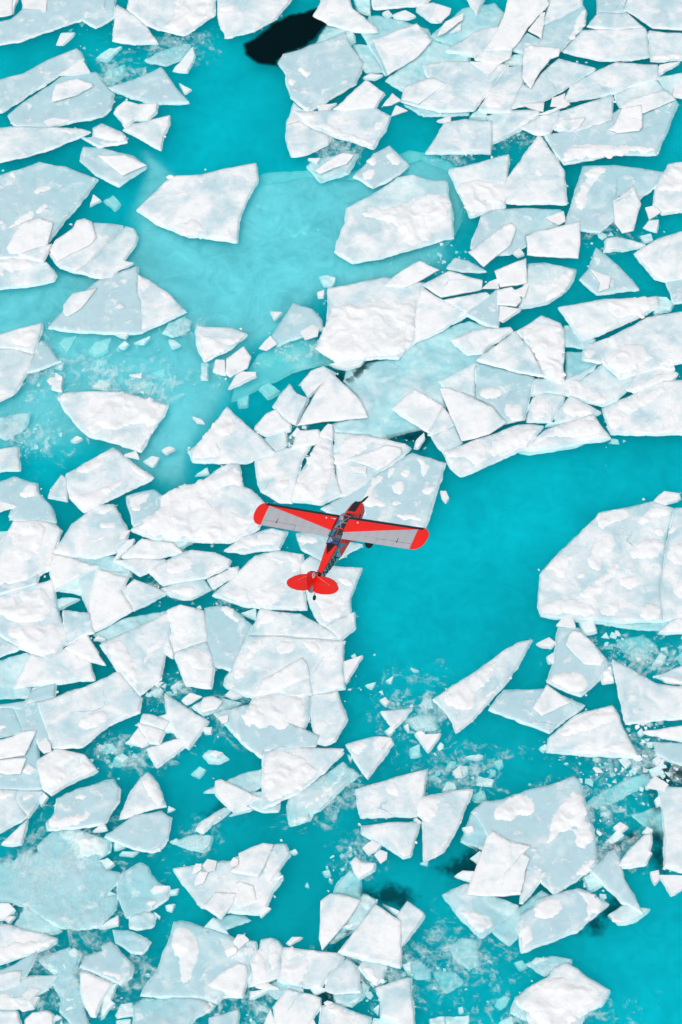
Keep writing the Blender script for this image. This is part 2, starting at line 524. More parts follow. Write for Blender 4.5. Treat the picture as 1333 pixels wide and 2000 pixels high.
0 490,1005 640,930 860,885 870,900 720,980 540,1040
1.8 525,1060 880,890 895,930 835,1240 730,1320 620,1200
S 750,1090 850,1010 868,1050 780,1120 750,1200
S 530,1060 640,1020 700,1150 740,1290 640,1200
2w 875,885 940,855 1060,885 1080,1040 905,1100 895,960
2 910,1102 1080,1047 1112,1180 1100,1285 975,1270
S 920,1110 1070,1060 1105,1180 1020,1200
0 855,1100 870,1000 900,1100 900,1130
1g 1070,870 1150,855 1250,900 1310,960 1205,1190 1115,1170 1080,1040
S 1130,870 1190,850 1260,930 1230,950
1 750,105 790,80 830,90 800,135
0 1020,180 1080,140 1090,170
0 1260,900 1333,870 1333,930
T 400 860
1.2 240,1010 290,870 380,890 500,900 650,990 700,1030 600,1030 420,1015
S 380,990 480,950 440,990
S 290,880 380,895 370,930 300,960 260,1000
1.4 105,1260 235,1013 430,1022 730,1045 600,1180 550,1300 270,1340 150,1300
S 360,1080 400,1035 480,1050 470,1100 390,1120
S 500,1050 560,1030 620,1090 570,1125
S 105,1260 160,1245 165,1280 120,1290
S 130,1230 235,1030 330,1030 220,1150 200,1250
1.8 565,1210 620,1120 722,1050 722,1200 728,1285 570,1315
2 725,1150 820,1118 740,1260 728,1220
2 635,960 780,890 785,970 710,1035
1.6 500,640 550,600 650,650 820,660 760,810 755,890 635,960 610,955 560,870
S 560,790 650,790 750,820 720,920 630,950 600,900
S 700,700 780,720 760,770 690,730
1.4 50,800 260,600 380,570 510,590 500,680 530,875 350,870 220,860
S 50,800 200,750 240,800 230,850
S 250,810 420,720 420,790 350,870 260,850
S 380,585 510,590 500,680 440,690 460,620
S 310,590 430,620 400,650
1.2g 480,480 570,470 650,500 760,530 820,540 700,610 600,620 510,560
S 475,480 600,500 590,540 490,540
0 1075,1185 1115,1195 1090,1200
0 840,1270 890,1260 870,1290
0 945,1250 985,1230 970,1260
T 833 940
1.4 587,650 600,480 610,460 880,190 900,160 1060,130 1180,100 1290,135 1245,290 1220,500 1218,600 1232,722 1000,728 860,715 600,695
S 605,465 640,420 740,375 785,385 735,450 735,495 685,505 670,450
S 590,650 700,600 800,620 880,640 880,710 700,690 600,690
S 770,590 900,500 1000,400 1020,430 960,530 870,620
S 875,190 900,160 1030,130 1070,160 1040,200 940,225 925,260
S 850,460 840,380 920,270 990,270 990,350 910,400 910,470
S 770,500 820,460 835,480 820,510
S 1085,200 1200,115 1285,140 1240,190 1120,225
S 1045,385 1090,320 1150,290 1240,300 1235,380 1120,410
S 1000,510 1020,485 1120,485 1100,550 1040,570
S 880,690 960,630 1020,620 990,710
S 1190,240 1250,235 1240,290 1180,270
S 1130,620 1218,640 1228,715 1100,722
1.4 1300,135 1345,135 1345,690 1240,720 1225,600 1222,530 1245,370
S 1260,250 1290,220 1310,250 1265,285
S 1245,360 1300,320 1345,300 1345,460 1250,420
S 1270,600 1310,500 1345,470 1345,640
0 600,695 860,715 1232,725 1345,690 1345,770 1150,765 1000,745
2w 1212,783 1280,720 1345,690 1345,775
1w 1185,100 1240,50 1320,60 1310,95 1230,112
2w 680,745 715,705 765,705 778,760
1 800,730 870,720 885,780 830,790
1.4g 630,1040 665,940 690,755 800,760 935,920 965,975 805,1112 720,1085
S 630,1030 700,990 800,980 860,1050 805,1108 720,1080
3w 725,850 755,780 800,780 860,830 935,920 910,955 820,950 770,900
0 920,1000 960,960 975,1040 920,1050
2w 575,845 640,810 675,835 650,860 600,855
1 630,910 660,890 665,935 640,945
1.8 38,1133 240,1000 400,880 480,835 550,820 470,960 400,1060 240,1240 155,1305 140,1250 100,1190
S 60,1140 240,1010 400,900 300,1080 250,1090 270,1180 180,1200
S 290,1130 380,1045 400,1050 330,1130
1g 330,1185 410,1085 620,1078 820,1160 640,1305
3w 555,1180 628,1055 755,1145 600,1222
1.7 640,1333 780,1215 970,1165 1100,1430 1040,1430 630,1400
S 880,1400 1040,1330 1095,1430 960,1410
S 660,1330 790,1220 960,1180 1000,1240 850,1300
1.8 973,925 1060,970 1195,1050 1333,1080 1345,1210 1043,1258
1.4 1195,1010 1333,910 1345,910 1345,1070 1260,1040
S 1200,1010 1345,1020 1345,1070 1260,1040
-1 1000,820 1130,800 1200,850 1150,900 1030,880
0 1180,950 1220,890 1250,910 1230,950
0 1090,920 1120,925 1100,940
2w 1110,1250 1130,1240 1135,1265
T 833 1370
2w 1135,155 1333,97 1345,97 1345,225
0 1100,160 1120,140 1135,165 1115,180
1g 1190,210 1345,225 1345,360 1280,310 1200,270
-0.5 830,525 950,450 1080,390 1180,370 1160,420 1000,500 890,548
2w 1150,440 1190,385 1260,430 1240,465
1 1190,510 1225,480 1230,530 1200,545
1w 1180,300 1210,280 1230,310 1200,330
0 1240,370 1300,330 1345,370 1345,400 1270,400
0 910,580 960,565 950,600
1.5 1210,445 1250,440 1345,455 1345,905 1240,860 1245,700
-0.5 1080,590 1230,540 1240,720
2w 1168,885 1210,875 1215,920 1190,950
2 1218,903 1333,910 1275,1005
2 1000,855 1050,780 1130,700 1170,685 1170,730 1140,840 1060,858
1 1125,680 1150,650 1180,665 1170,690
1 1140,840 1150,770 1175,785
2w 980,650 1010,625 1050,650 1010,680
0 935,730 1000,670 1030,700 970,745
0 940,400 1000,350
1.2g 240,570 300,515 400,510 520,460 650,430 770,385 795,410 870,660 885,820 880,850 665,1000 500,850 350,760 300,650
S 350,560 400,515 520,460 580,540 560,590 400,620 355,620
S 655,580 720,510 790,420 870,680 870,740 780,780 770,660 680,690 620,775 640,680
S 770,905 810,840 885,810 885,850 820,900
0.5g 185,720 240,570 330,660 330,790
2w 190,655 240,645 250,670 215,690
0.3 0,700 60,760
0.8 230,815 280,775 310,830 300,860
1 150,905 190,880 250,885 235,935
0.5 90,1000 210,950 480,1060 470,1090 285,1228 160,1100
S 150,1075 380,1120 285,1228 200,1130
0 345,1190 600,980 640,1000 500,1190 430,1265
2 490,1045 515,880 615,845 585,940 500,1045
3w 208,1003 315,700 345,668 440,725 545,750 450,850 500,1005 400,1015
3.6w 410,890 500,785 540,815 515,880 510,920 490,1003 390,1000
1.6g 480,1180 490,1110 600,1050 560,1090 580,1030 790,970 850,990 950,1050 780,1190 500,1298 490,1220
S 480,1180 540,1150 570,1230 500,1295
S 555,1110 580,1040 700,1000 720,1100 600,1140
S 760,975 850,990 945,1050 800,1170 860,1060
H 240,780 60,860 140,880 200,890 240,880 280,850 310,800
H 790,1190 950,1060 1010,1080 950,1130 920,1170 870,1180
H 570,960 640,1000 670,1003 640,960 590,930
H 1150,620 1200,650 1240,740 1240,860 1180,830 1175,700
H 1110,740 1000,780 1000,850 980,760 1060,700
H 1190,360 1260,320 1345,370 1345,430 1240,430
H 1180,500 1200,460 1210,530 1190,560
1.5g 855,870 980,765 1000,800 1030,920 1080,1000 1125,1098 1020,1040
0.7 950,1110 1030,1060 1165,1075 1090,1130 1000,1155
S 950,1110 1040,1125 1070,1135 980,1158
-0.5 125,1280 180,1230 260,1240 265,1333 160,1333
T 833 1370
0 140,370 165,335 215,335 215,365 180,390
0 265,430 270,385 350,410 340,440
-1 350,320 390,300 400,330 380,350
-1 330,350 360,350 360,380 335,380
-1 100,440 130,420 150,460
0 200,290 270,275 295,285 270,300
0 590,240 620,220 640,240 610,260
-1 230,490 300,460 310,510 260,520
0 820,910 880,890 920,950 850,980
T 0 1300
1g 0,225 130,185 180,120 290,90 280,155 150,190 110,225 60,215
1g 75,210 200,180 260,390 200,400 185,340 120,335
1g 0,240 65,215 120,335 100,340 0,400
S 0,300 45,295 20,340 0,350
0.8g 0,450 120,340 185,335 195,430 215,640 30,640 0,640
3w 0,420 60,370 120,340 192,335 150,430 130,465 0,510
3w 0,510 60,480 140,478 110,560 40,565 0,530
2w 115,550 150,508 190,540 160,560
2 195,490 290,430 440,460 505,540 270,663 220,630
S 200,490 290,430 330,430 400,460 380,490 330,520 370,545 270,655 215,620
S 360,590 430,470 500,535 390,570
3w 195,400 240,373 265,410 270,450 230,455 205,430
2 200,190 470,100 600,35 630,35 735,170 720,235 560,310 430,418 275,425 230,280
S 400,300 460,240 560,230 570,280 480,330 410,325
1.5 0,645 95,645 85,690 140,785 0,930
S 0,645 90,648 60,690 0,700
1.5 90,650 225,650 150,785 100,730 85,690
S 110,700 130,660 190,655 150,700
1.3 10,925 145,795 110,925 60,930
S 35,915 80,880 90,910 65,932
1 195,690 230,660 250,680 220,725
1.5g 245,815 290,760 300,690 400,640 590,590 620,640 615,700 540,820 400,840 250,848
S 245,810 290,760 310,800 470,740 475,790 380,840 255,845
S 380,690 420,660 460,670 440,700
1.7 625,795 690,650 770,550 820,610 860,725 740,755
S 740,620 770,555 820,610 855,720 810,735
1.4g 550,885 700,775 840,757 890,790 870,900 830,950 790,965 700,950
2 485,860 540,815 558,850
1.7 858,140 960,210 1085,285 985,430 930,370 870,250
0.7 830,260 870,250 920,345 860,340
2 735,290 750,250 800,255 885,290 855,330
2 720,295 855,335 830,400 770,400
2w 680,375 720,320 775,405 740,415
1 655,400 680,380 730,415
2w 765,430 950,373 980,405 820,523 790,470
0.5 1010,210 1080,160 1250,185 1060,255
3w 1040,230 1060,165 1110,155 1160,185 1130,225 1060,245
2w 950,175 990,142 1050,160 975,195
1 1060,320 1105,320 1100,348 1070,345
0 1060,465 1090,435 1150,445 1190,480 1140,500 1090,500
2w 1095,455 1120,440 1160,450 1130,470
-0.5 1000,560 1040,525 1070,540 1040,580
0 0,0 0,0 0,0
1w 1175,150 1200,125 1260,155 1210,165
0 780,140 830,110 850,130 820,160
0 890,110 930,85 950,100 910,120
1 875,760 880,730 912,745
0 600,955 600,915 650,940
0 625,980 640,965 720,970 690,990
1 1025,850 1050,810 1170,735 1200,750 1060,860
0 890,910 950,900 1000,880 1105,880 1095,930 1060,960 950,930
S 1060,890 1090,880 1090,910 1060,920
S 890,910 920,895 930,920 900,925
-1 520,420 590,410 600,440 540,450
0 600,480 640,455 670,475 640,500
0 240,930 210,890
T 0 1600 3.3325
0.2g 0,310 100,260 150,220 200,235 260,205 250,170 330,90 370,60 480,55 600,100 715,125 710,200 640,250 690,330 770,350 770,400 700,470 680,510 760,490 750,580 640,690 520,710 400,700 230,600 150,560 70,530 0,520
S 365,70 470,58 600,105 715,130 690,240 600,230 540,260 450,230 430,130
2w 985,455 1010,430 1105,435 1060,470 1000,475
0.4g 640,270 700,250 745,290 700,320
0.5g 770,460 780,360 910,280 960,300 980,350 1040,420 1100,450 1090,520 1020,560 830,635 770,500
2w 955,545 975,530 1020,535 990,565
0.3 850,640 940,600 1010,630 1000,690 930,715 850,705
0.5 1005,605 1045,630 1040,645
0 1080,560 1140,550 1120,600 1090,590
0 1100,460 1165,450 1150,485 1110,490
0.5g 740,715 830,720 980,800 930,865 860,860 760,790
1 650,700 770,625 770,685
1.2 0,540 60,550 100,590 40,640 0,680
2w 28,640 60,630 100,630 60,670
0 100,680 170,570 300,640 400,715 320,735 150,740
1.4 0,690 60,680 170,720 370,770 365,795 200,870 0,980
S 0,870 200,780 370,770 365,795 200,870 0,980
1g 60,960 240,860 150,1030 20,1110 0,1050
2w 5,1040 60,990 145,985 130,1060 15,1110
1 0,1110 80,1080 200,1020 380,1010 340,1070 250,1130 170,1150 80,1170
2w 150,1140 200,1095 262,1110 175,1200
2w 0,1160 45,1130 125,1225 60,1225 0,1210
0.5 80,1170 170,1150 255,1150 220,1220 150,1240
2w 0,1235 110,1245 170,1340 0,1340
2w 170,1300 210,1260 310,1245 345,1270 325,1340 180,1340
1 340,1310 370,1270 400,1290
0.5g 260,915 450,830 520,870 480,990 500,1040 540,1200 620,1333 460,1320 400,1240 400,1150 350,1070 380,990 290,940
S 440,860 470,830 518,865 480,910
S 400,930 430,930 440,970 410,980
S 425,1160 440,1150 520,1170 440,1185
S 410,1230 460,1205 510,1225 430,1250
1g 525,955 570,890 670,855 670,820 720,790 800,880 865,940 850,1020 790,1070 640,1000
S 640,985 700,975 780,990 800,1060 700,1020
0.5 690,1080 760,1070 720,1180 745,1200 660,1290
2w 525,990 560,985 730,1065 650,1200 620,1275 595,1275 530,1130
0.8g 920,1140 1030,970 1100,800 1140,665 1190,660 1400,720 1600,800 1640,1000 1560,1140 1340,1160 1180,1150
S 1150,670 1240,700 1320,820 1270,960 1230,1080 1160,1050 1180,930 1100,820
0.6g 760,1270 790,1200 860,1190 870,1270 770,1290
0.6g 870,1210 930,1160 1180,1160 1333,1180 1380,1230 1270,1290 1140,1333 870,1333
1 340,1333 400,1305 460,1333
0 760,1310 850,1300 860,1333 760,1333
0 940,1005 970,1000 980,1020
T 0 1300
1 905,1055 1000,1040 1200,1015 1240,990 1400,960 1470,1100 1420,1170 1370,1290 1050,1255
3w 1000,1080 1020,1030 1050,1030 1050,1060 1015,1085
3w 1055,1040 1080,1005 1130,1015 1120,1065 1080,1075
3w 1010,1130 1040,1070 1085,1075 1060,1130 1020,1145
2w 785,1160 800,1150
T 400 1600 3.3325
3w 165,285 190,245 220,260 220,295 180,315
1.3 390,250 460,160 525,160 555,225 430,400 420,380
S 420,380 480,250 520,250 470,340 430,402
3w 163,340 225,290 220,220 380,150 450,160 350,378
1.8 120,460 220,400 320,430 335,520 220,580
3w 0,560 70,470 205,475 190,540 110,655 60,620 0,580
1 340,570 380,560 430,580 370,635
0 60,650 200,620 290,650 100,725
0 450,390 510,365 510,375 470,395
0 560,210 590,195 605,215 580,225
-0.5 770,340 810,330 820,360 790,370
-0.5 655,430 670,410 680,440
-1 810,400 835,390 830,415
0.3 0,700 60,640 150,740
1.2 90,1333 0,0
0.3 0,730 90,740 180,780 330,790 345,870 290,970 250,960 130,1140 80,1190 0,1160
3w 185,800 215,748 255,750 290,785 225,843
3w 128,850 180,828 215,840 205,870 150,900
2w 260,840 310,830 320,860 280,880
2.2w 25,1075 110,990 220,933 270,950 282,1010 245,1150 150,1140
1 0,1200 40,1190 60,1210 30,1250 0,1255
1.4 295,1080 320,880 360,840 370,780 430,770 480,790 510,840 490,900 500,990 480,1020 400,1050
S 300,1075 320,890 360,860 400,920 420,1030
S 410,830 440,780 490,850 480,960 430,1000
2w 330,1080 400,1060 480,1100 440,1103
1 295,1165 300,1120 420,1105 320,1160
1 30,1333 35,1290 220,1230 225,1260 180,1333
1.8 475,1045 515,830 700,850 870,870 905,895 860,965 820,985 755,1090 620,1080
S 475,1045 515,830 620,840 700,950 620,1080
1.8 790,1105 800,1030 830,990 930,905 960,930 1000,1000 1012,1120 850,1130
0.3 390,1100 480,1040 640,1090 640,1120 560,1100 480,1160
0.5 690,1100 750,1090 800,1110 720,1140
2w 450,1215 540,1100 700,1140 755,1160 750,1220 600,1330 500,1330
1.5 320,1333 430,1235 500,1333
1.5 600,1333 700,1290 770,1333
1.5 760,1220 830,1200 900,1220 1000,1260 1080,1285 1040,1340 740,1340
S 780,1240 860,1205 920,1240 1000,1300 900,1340 810,1320 870,1270
2w 780,1190 800,1180 835,1190 800,1210
0.5 840,1140 1010,1125 1030,1050 1065,1080 1030,1150 960,1210 860,1190
S 920,1200 960,1160 1020,1140 990,1200
1.3 1010,960 1040,910 1180,950 1160,1020 1120,1075 1060,1030
S 1010,965 1090,940 1120,1000 1140,1040 1110,1065 1070,1020
1w 535,800 570,765 635,768 560,815
0.5 600,0 0,0
1.6 1120,1095 1320,1030 1340,1030 1370,1333 1250,1310 1150,1280 1150,1180
0.5 1055,1333 1100,1290 1333,1320 1333,1333
-0.3 845,475 880,400 950,330 1010,370 1020,500
S 900,420 930,410 940,430 910,435
1.5 960,270 985,240 1020,280 1110,280 1100,320 1010,380 980,340
S 960,290 985,240 1020,290 1010,375 980,340
2 1035,180 1090,135 1150,160 1120,200 1060,215
3w 1105,230 1140,195 1190,215 1185,260 1145,290
0.2 820,800 1040,480 1120,530 1000,700 900,760
1 900,700 1000,660 950,710
3w 755,530 820,480 890,485 1015,525 880,720 765,855 745,780
0.5 1160,540 1270,600 1250,620
2.2w 870,860 1115,550 1280,660 1270,955 1060,915
1.3 1255,620 1320,530 1420,600 1430,620 1290,815
H 760,850 850,800 930,690 960,710 870,830 830,870
H 1060,480 1200,460 1340,500 1250,560 1180,520 1120,520
H 750,1130 830,1120 840,1190 780,1240
0 1290,950 1340,930 1340,1000
0 1100,1230 1140,1200 1130,1270
T 400 1250
1.5 170,435 260,290 400,265 550,290 545,400 505,485 400,483 290,470
S 170,435 260,300 400,268 545,300 505,485 290,465
2.6w 265,285 300,205 510,88 535,120 548,190 390,255
2.2 395,258 548,192 558,275 520,290 430,285
0.8g 50,375 220,335 600,500 575,550 310,570 300,605 200,530 120,440
3w 70,400 125,390 120,425 90,435
1.8 557,280 690,262 740,410 680,520 630,540 595,535 565,430
2.1 310,590 400,552 700,565 720,580 620,680 560,620 440,555 460,790 300,870 310,700
2.1 310,590 400,550 720,565 620,680 475,795 300,872
S 310,590 400,555 560,640 600,690 475,790 310,865 315,700
0.5 430,860 480,780 620,700 720,630 745,660 800,690 740,740 690,790 600,880 540,900 545,930 450,955
S 480,900 640,770 730,650 740,690 690,760 560,860
S 455,930 540,905 540,940 460,952
0.8 245,790 305,790 305,860 390,850 380,885 300,890 235,860
0.5 0,790 200,690 300,670 300,740 240,790
2.3w 60,730 85,722 280,818 150,888 60,800
1 130,910 220,865 245,880
H 20,890 90,850 110,860 60,900
-1 1050,420 1120,380 1200,400 1210,450 1100,460
2 922,370 1080,350 985,455
0.5 940,470 970,455 990,470 965,495
0 1060,410 1130,380 1190,400 1200,450 1110,465
1.7 1100,480 1130,470 1150,490 1228,487 1165,578
-0.5 1070,560 1120,540 1120,600 1080,600
1w 915,310 940,297 960,320 945,340
1w 1040,445 1060,435 1065,475
2 740,540 900,500 970,505 980,535 850,715
S 745,540 870,510 800,620
3w 880,530 910,500 970,510 920,570 890,565
1.8 790,775 1000,710 1160,670 1140,800 1105,910 815,915
S 930,780 960,740 1000,730 1030,800 970,810
2 1090,885 1110,815 1240,800 1300,780 1390,775 1330,940 1240,1100 1145,1150 1140,930
S 1095,885 1110,815 1240,800 1220,900 1160,960
S 1150,1140 1230,1060 1300,970 1310,980 1220,1100
2 820,965 1000,945 1120,945 1070,1120 1035,1130 970,1080 820,1000
2w 1090,930 1105,925 1128,945 1115,955
0 1125,1160 1165,1145 1160,1170
0 745,590 770,610 760,630
0 1240,780 1260,735 1300,745 1310,775
1w 1295,680 1330,650 1340,705 1310,710
0 1130,320 1180,300 1190,340 1150,350
T 800 1600 2.5
-0.5 200,620 260,575 320,590 330,700 290,725 230,680
-0.5 0,700 40,685 100,730 100,770 40,770 0,745
-1 120,745 210,740 260,790 180,840
0.5 575,700 700,665 790,680 790,690 660,755
S 578,700 640,668 705,670 650,705
0.3 497,940 520,870 600,840 980,840 940,900 850,950 780,1005 600,980
2 520,880 585,820 690,760 710,720 770,700 820,730 880,780 975,830 940,890 800,975 760,1005 640,1000 580,960 585,930 540,905
S 540,890 600,830 700,760 830,780 970,830 800,970 700,1000 600,960
-1 515,700 550,690 575,720 540,735
0.3 180,960 290,955 280,1000 190,1000
0.3 100,975 170,960 180,1000 110,1000
-0.5 440,990 500,965 540,1000
-0.3 240,920 260,915 265,940 245,945
T 416 0
H 150,220 300,120 450,60 560,30 640,20 600,130 540,200 450,260 340,320 345,350 230,335 165,290
T F 0
L 285,290 345,335 505,345 600,333 690,335 820,297 905,330 912,400 870,520 640,580 560,640 480,690 450,760 350,940 250,930 200,850 100,872 -80,880 -80,520 180,520 260,440
"""
def parse():
    out = []; x0 = y0 = 0; s = 1
    for ln in DATA.strip().splitlines():
        p = ln.split()
        if not p: continue
        if p[0] == 'T':
            if p[1] == 'F': x0 = y0 = 0; s = 1
            else: x0, y0 = float(p[1]), float(p[2]); s = float(p[3]) if len(p) > 3 else 2.666
            continue
        pts = [tuple(map(float, q.split(','))) for q in p[1:]]
        if len(pts) < 3: continue
        P = np.array([(x0 + x / s, y0 + y / s) for x, y in pts])
        a = .5 * abs(np.dot(P[:, 0], np.roll(P[:, 1], 1)) - np.dot(P[:, 1], np.roll(P[:, 0], 1)))
        if a < 8: continue
        for q in P:                                 # slabs cut by the frame run on beyond it
            if q[0] <= 3: q[0] -= 45
            if q[0] >= 1330: q[0] += 45
            if q[1] <= 3: q[1] -= 45
            if q[1] >= 1997: q[1] += 45
        if p[0] in 'SHL': out.append([p[0], P, a, None, ''])
        else:
            tone = 'w' if p[0][-1] == 'w' else 'g' if p[0][-1] == 'g' else ''
            out.append(['F', P, a, float(p[0].rstrip('wg')), tone])
    return out
ITEMS = parse()
LV = ([-2, -1, 0, 1, 2, 3, 4], [-1.4, -.95, -.26, -.03, .10, .22, .34])

def inside(pts, poly):
    x, y = pts[:, 0], pts[:, 1]; r = np.zeros(len(pts), bool)
    q = np.roll(poly, 1, 0)
    for (x1, y1), (x2, y2) in zip(poly, q):
        c = (y1 > y) != (y2 > y)
        with np.errstate(divide='ignore', invalid='ignore'):
            r ^= c & (x < (x2 - x1) * (y - y1) / (y2 - y1 + 1e-12) + x1)
    return r
def edge_dist(pts, poly):
    d = np.full(len(pts), 1e9); q = np.roll(poly, -1, 0)
    for a, b in zip(poly, q):
        ab = b - a; t = np.clip(((pts - a) @ ab) / (ab @ ab + 1e-12), 0, 1)
        d = np.minimum(d, np.hypot(*(pts - a - t[:, None] * ab).T))
    return d
def rough_outline(P, rng, step, amp, cap):
    out = []
    def rec(a, b, n):
        L = np.hypot(*(b - a))
        if L < step or n > 7: out.append(a); return
        m = a + (b - a) * rng.uniform(.4, .6)
        k = min(amp * L, cap) * rng.gauss(0, .5)
        m = m + np.array([-(b - a)[1], (b - a)[0]]) / L * k
        rec(a, m, n + 1); rec(m, b, n + 1)
    for a, b in zip(P, np.roll(P, -1, 0)): rec(a, b, 0)
    return np.array(out)
def fill(outline, s, rng):
    mn, mx = outline.min(0), outline.max(0)
    nx, ny = int((mx[0] - mn[0]) / s) + 2, int((mx[1] - mn[1]) / (s * .87)) + 2
    g = [(mn[0] + (i + .5 * (j % 2)) * s + rng.uniform(-.2, .2) * s, mn[1] + j * s * .87 + rng.uniform(-.2, .2) * s) for j in range(ny) for i in range(nx)]
    g = np.array(g); g = g[inside(g, outline)]
    if len(g): g = g[edge_dist(g, outline) > .45 * s]
    n = len(outline)
    allp = [Vector(p) for p in outline] + [Vector(p) for p in g]
    v, e, f, *_ = delaunay_2d_cdt(allp, [(i, (i + 1) % n) for i in range(n)], [], 1, 1e-5)
    v = np.array([tuple(p) for p in v]); f = [tuple(t) for t in f if len(t) >= 3]
    use = {}
    for t in f:
        for a, b in zip(t, t[1:] + t[:1]): use[(a, b)] = 1
    bd = [(a, b) for (a, b) in use if (b, a) not in use]
    return v, f, bd
def nz(x, y, s, o=0.): return noise.noise(Vector((x * s, y * s, o)))
def area2(P): return .5 * (np.dot(P[:, 0], np.roll(P[:, 1], -1)) - np.dot(P[:, 1], np.roll(P[:, 0], -1)))

floes = []
for it in ITEMS:
    if it[0] == 'F': floes.append(dict(P=it[1], a=it[2], lv=it[3], tone=it[4], S=[]))
    elif it[0] == 'S' and floes: floes[-1]['S'].append(it[1])
# which slab lies on which
for i, f in enumerate(floes):
    P = f['P']; mn, mx = P.min(0), P.max(0); f['mn'], f['mx'] = mn, mx
    st = max(3., math.sqrt(f['a']) / 9)
    g = np.array([(x, y) for x in np.arange(mn[0] + st / 2, mx[0], st) for y in np.arange(mn[1] + st / 2, mx[1], st)])
    g = g[inside(g, P)] if len(g) else P
    if len(g) < 4: g = np.vstack([P, P.mean(0)[None]])
    z = float(np.interp(f['lv'], *LV)); f['on'] = None; best = 0
    for j in range(i):
        o = floes[j]
        if (o['mn'] > mx).any() or (o['mx'] < mn).any(): continue
        fr = inside(g, o['P']).mean()
        if fr > .12 and f['lv'] >= -.5:
            if o['z'] + .06 > z: z = o['z'] + .07
        if fr > best and fr > .3 and o['lv'] > -1.2: best = fr; f['on'] = j
    f['z'] = min(z, 1.25)

order = sorted(range(len(floes)), key=lambda i: -floes[i]['a'])
KEEP = set(order[:296])

def build_floe(i, f, name):
    rng = random.Random(1000 + i)
    z0 = f['z']; W = at(f['P'][:, 0], f['P'][:, 1], z0)
    if area2(W) < 0: W = W[::-1]
    big = math.sqrt(f['a']) / 22
    out = rough_outline(W, rng, .28, .034, .08)
    c = W.mean(0); ext = max(.6, np.abs(W - c).max())
    amp = .10 if f['lv'] < 1.2 else .08
    if f['lv'] >= 2.9: amp = .09
    ang = rng.gauss(-math.pi / 2, .7); k = min(.09, amp / ext) * rng.uniform(.6, 1.3)
    gx, gy = math.cos(ang) * k, math.sin(ang) * k
    off = rng.uniform(0, 50); rg = .24 if f['lv'] < .7 else .03 if f['tone'] != 'w' else .045
    def top(p):
        x, y = p
        return z0 + (x - c[0]) * gx + (y - c[1]) * gy + rg * nz(x, y, .7 if rg < .1 else .35, off) + rg * .5 * nz(x, y, 2.3, off) 
    s = .26 if f['a'] > 3000 else .18
    v, fc, bd = fill(out, s, rng)
    zt = np.array([top(p) for p in v])
    ed = edge_dist(v, out)
    crumble = np.array([max(0, nz(x, y, .55, off + 9) + .05) * .08 + .02 * nz(x, y, 3.1, 3) for x, y in v]) if f['lv'] > .7 else np.zeros(len(v))
    zt -= .012 * np.exp(-(ed / .06) ** 2)
    zt += crumble * np.exp(-(ed / .30) ** 2) * (ed > .02)       # broken, raised rims
    V = [(x - c[0], y - c[1], z) for (x, y), z in zip(v, zt)]
    F = list(fc); mi = [0] * len(fc); n0 = len(V)
    ids = sorted({a for e in bd for a in e}); n = len(ids); mp = {a: q for q, a in enumerate(ids)}
    nrm = {a: np.zeros(2) for a in ids}
    for a, b in bd:
        d = v[b] - v[a]; m = np.array([d[1], -d[0]]); m /= np.hypot(*m) + 1e-9; nrm[a] += m; nrm[b] += m
    th = rng.uniform(.20, .32) if f['lv'] < 2.9 else .13
    foot = (.05 + .07 * min(big, 1.5)) if f['lv'] < 2.9 else .01
    rows = [(.35, .03), (1., foot)] if f['lv'] < 2.9 else [(.5, .015), (1., .0)]
    for fr, o_ in rows:
        for a in ids:
            m = nrm[a] / (np.hypot(*nrm[a]) + 1e-9); x, y = v[a]
            o2 = o_ * (.5 + 1. * abs(nz(x, y, .6, 7.7)) + .6 * abs(nz(x, y, 2.5, 1)))
            V.append((x + m[0] * o2 - c[0], y + m[1] * o2 - c[1], zt[a] - th * fr * (1 + .25 * nz(x, y, 1.5, 4)) ))
    for a, b in bd:
        A, B = mp[a], mp[b]
        F.append((b, a, n0 + A, n0 + B)); F.append((n0 + B, n0 + A, n0 + n + A, n0 + n + B)); mi += [1, 1]
    # underside
    V.append((0, 0, float(zt.mean() - th * 1.15))); cc = len(V) - 1
    for a, b in bd: F.append((n0 + n + mp[b], n0 + n + mp[a], cc)); mi.append(1)
    sm = [True] * len(fc) + [False] * (len(F) - len(fc))
    o = mesh_obj(name, V, F, [M_ICE, M_SIDE], idx=mi, smooth=sm, loc=(c[0], c[1], 0))
    o['tone'] = {'w': .95, 'g': -.05, '': .55}[f['tone']] + rng.uniform(-.12, .12) + (-.25 if f['lv'] < .6 and f['tone'] != 'w' else 0)
    for q, S in enumerate(f['S']):
        build_snow(S, z0, top, c, o, rng)
    return o, c

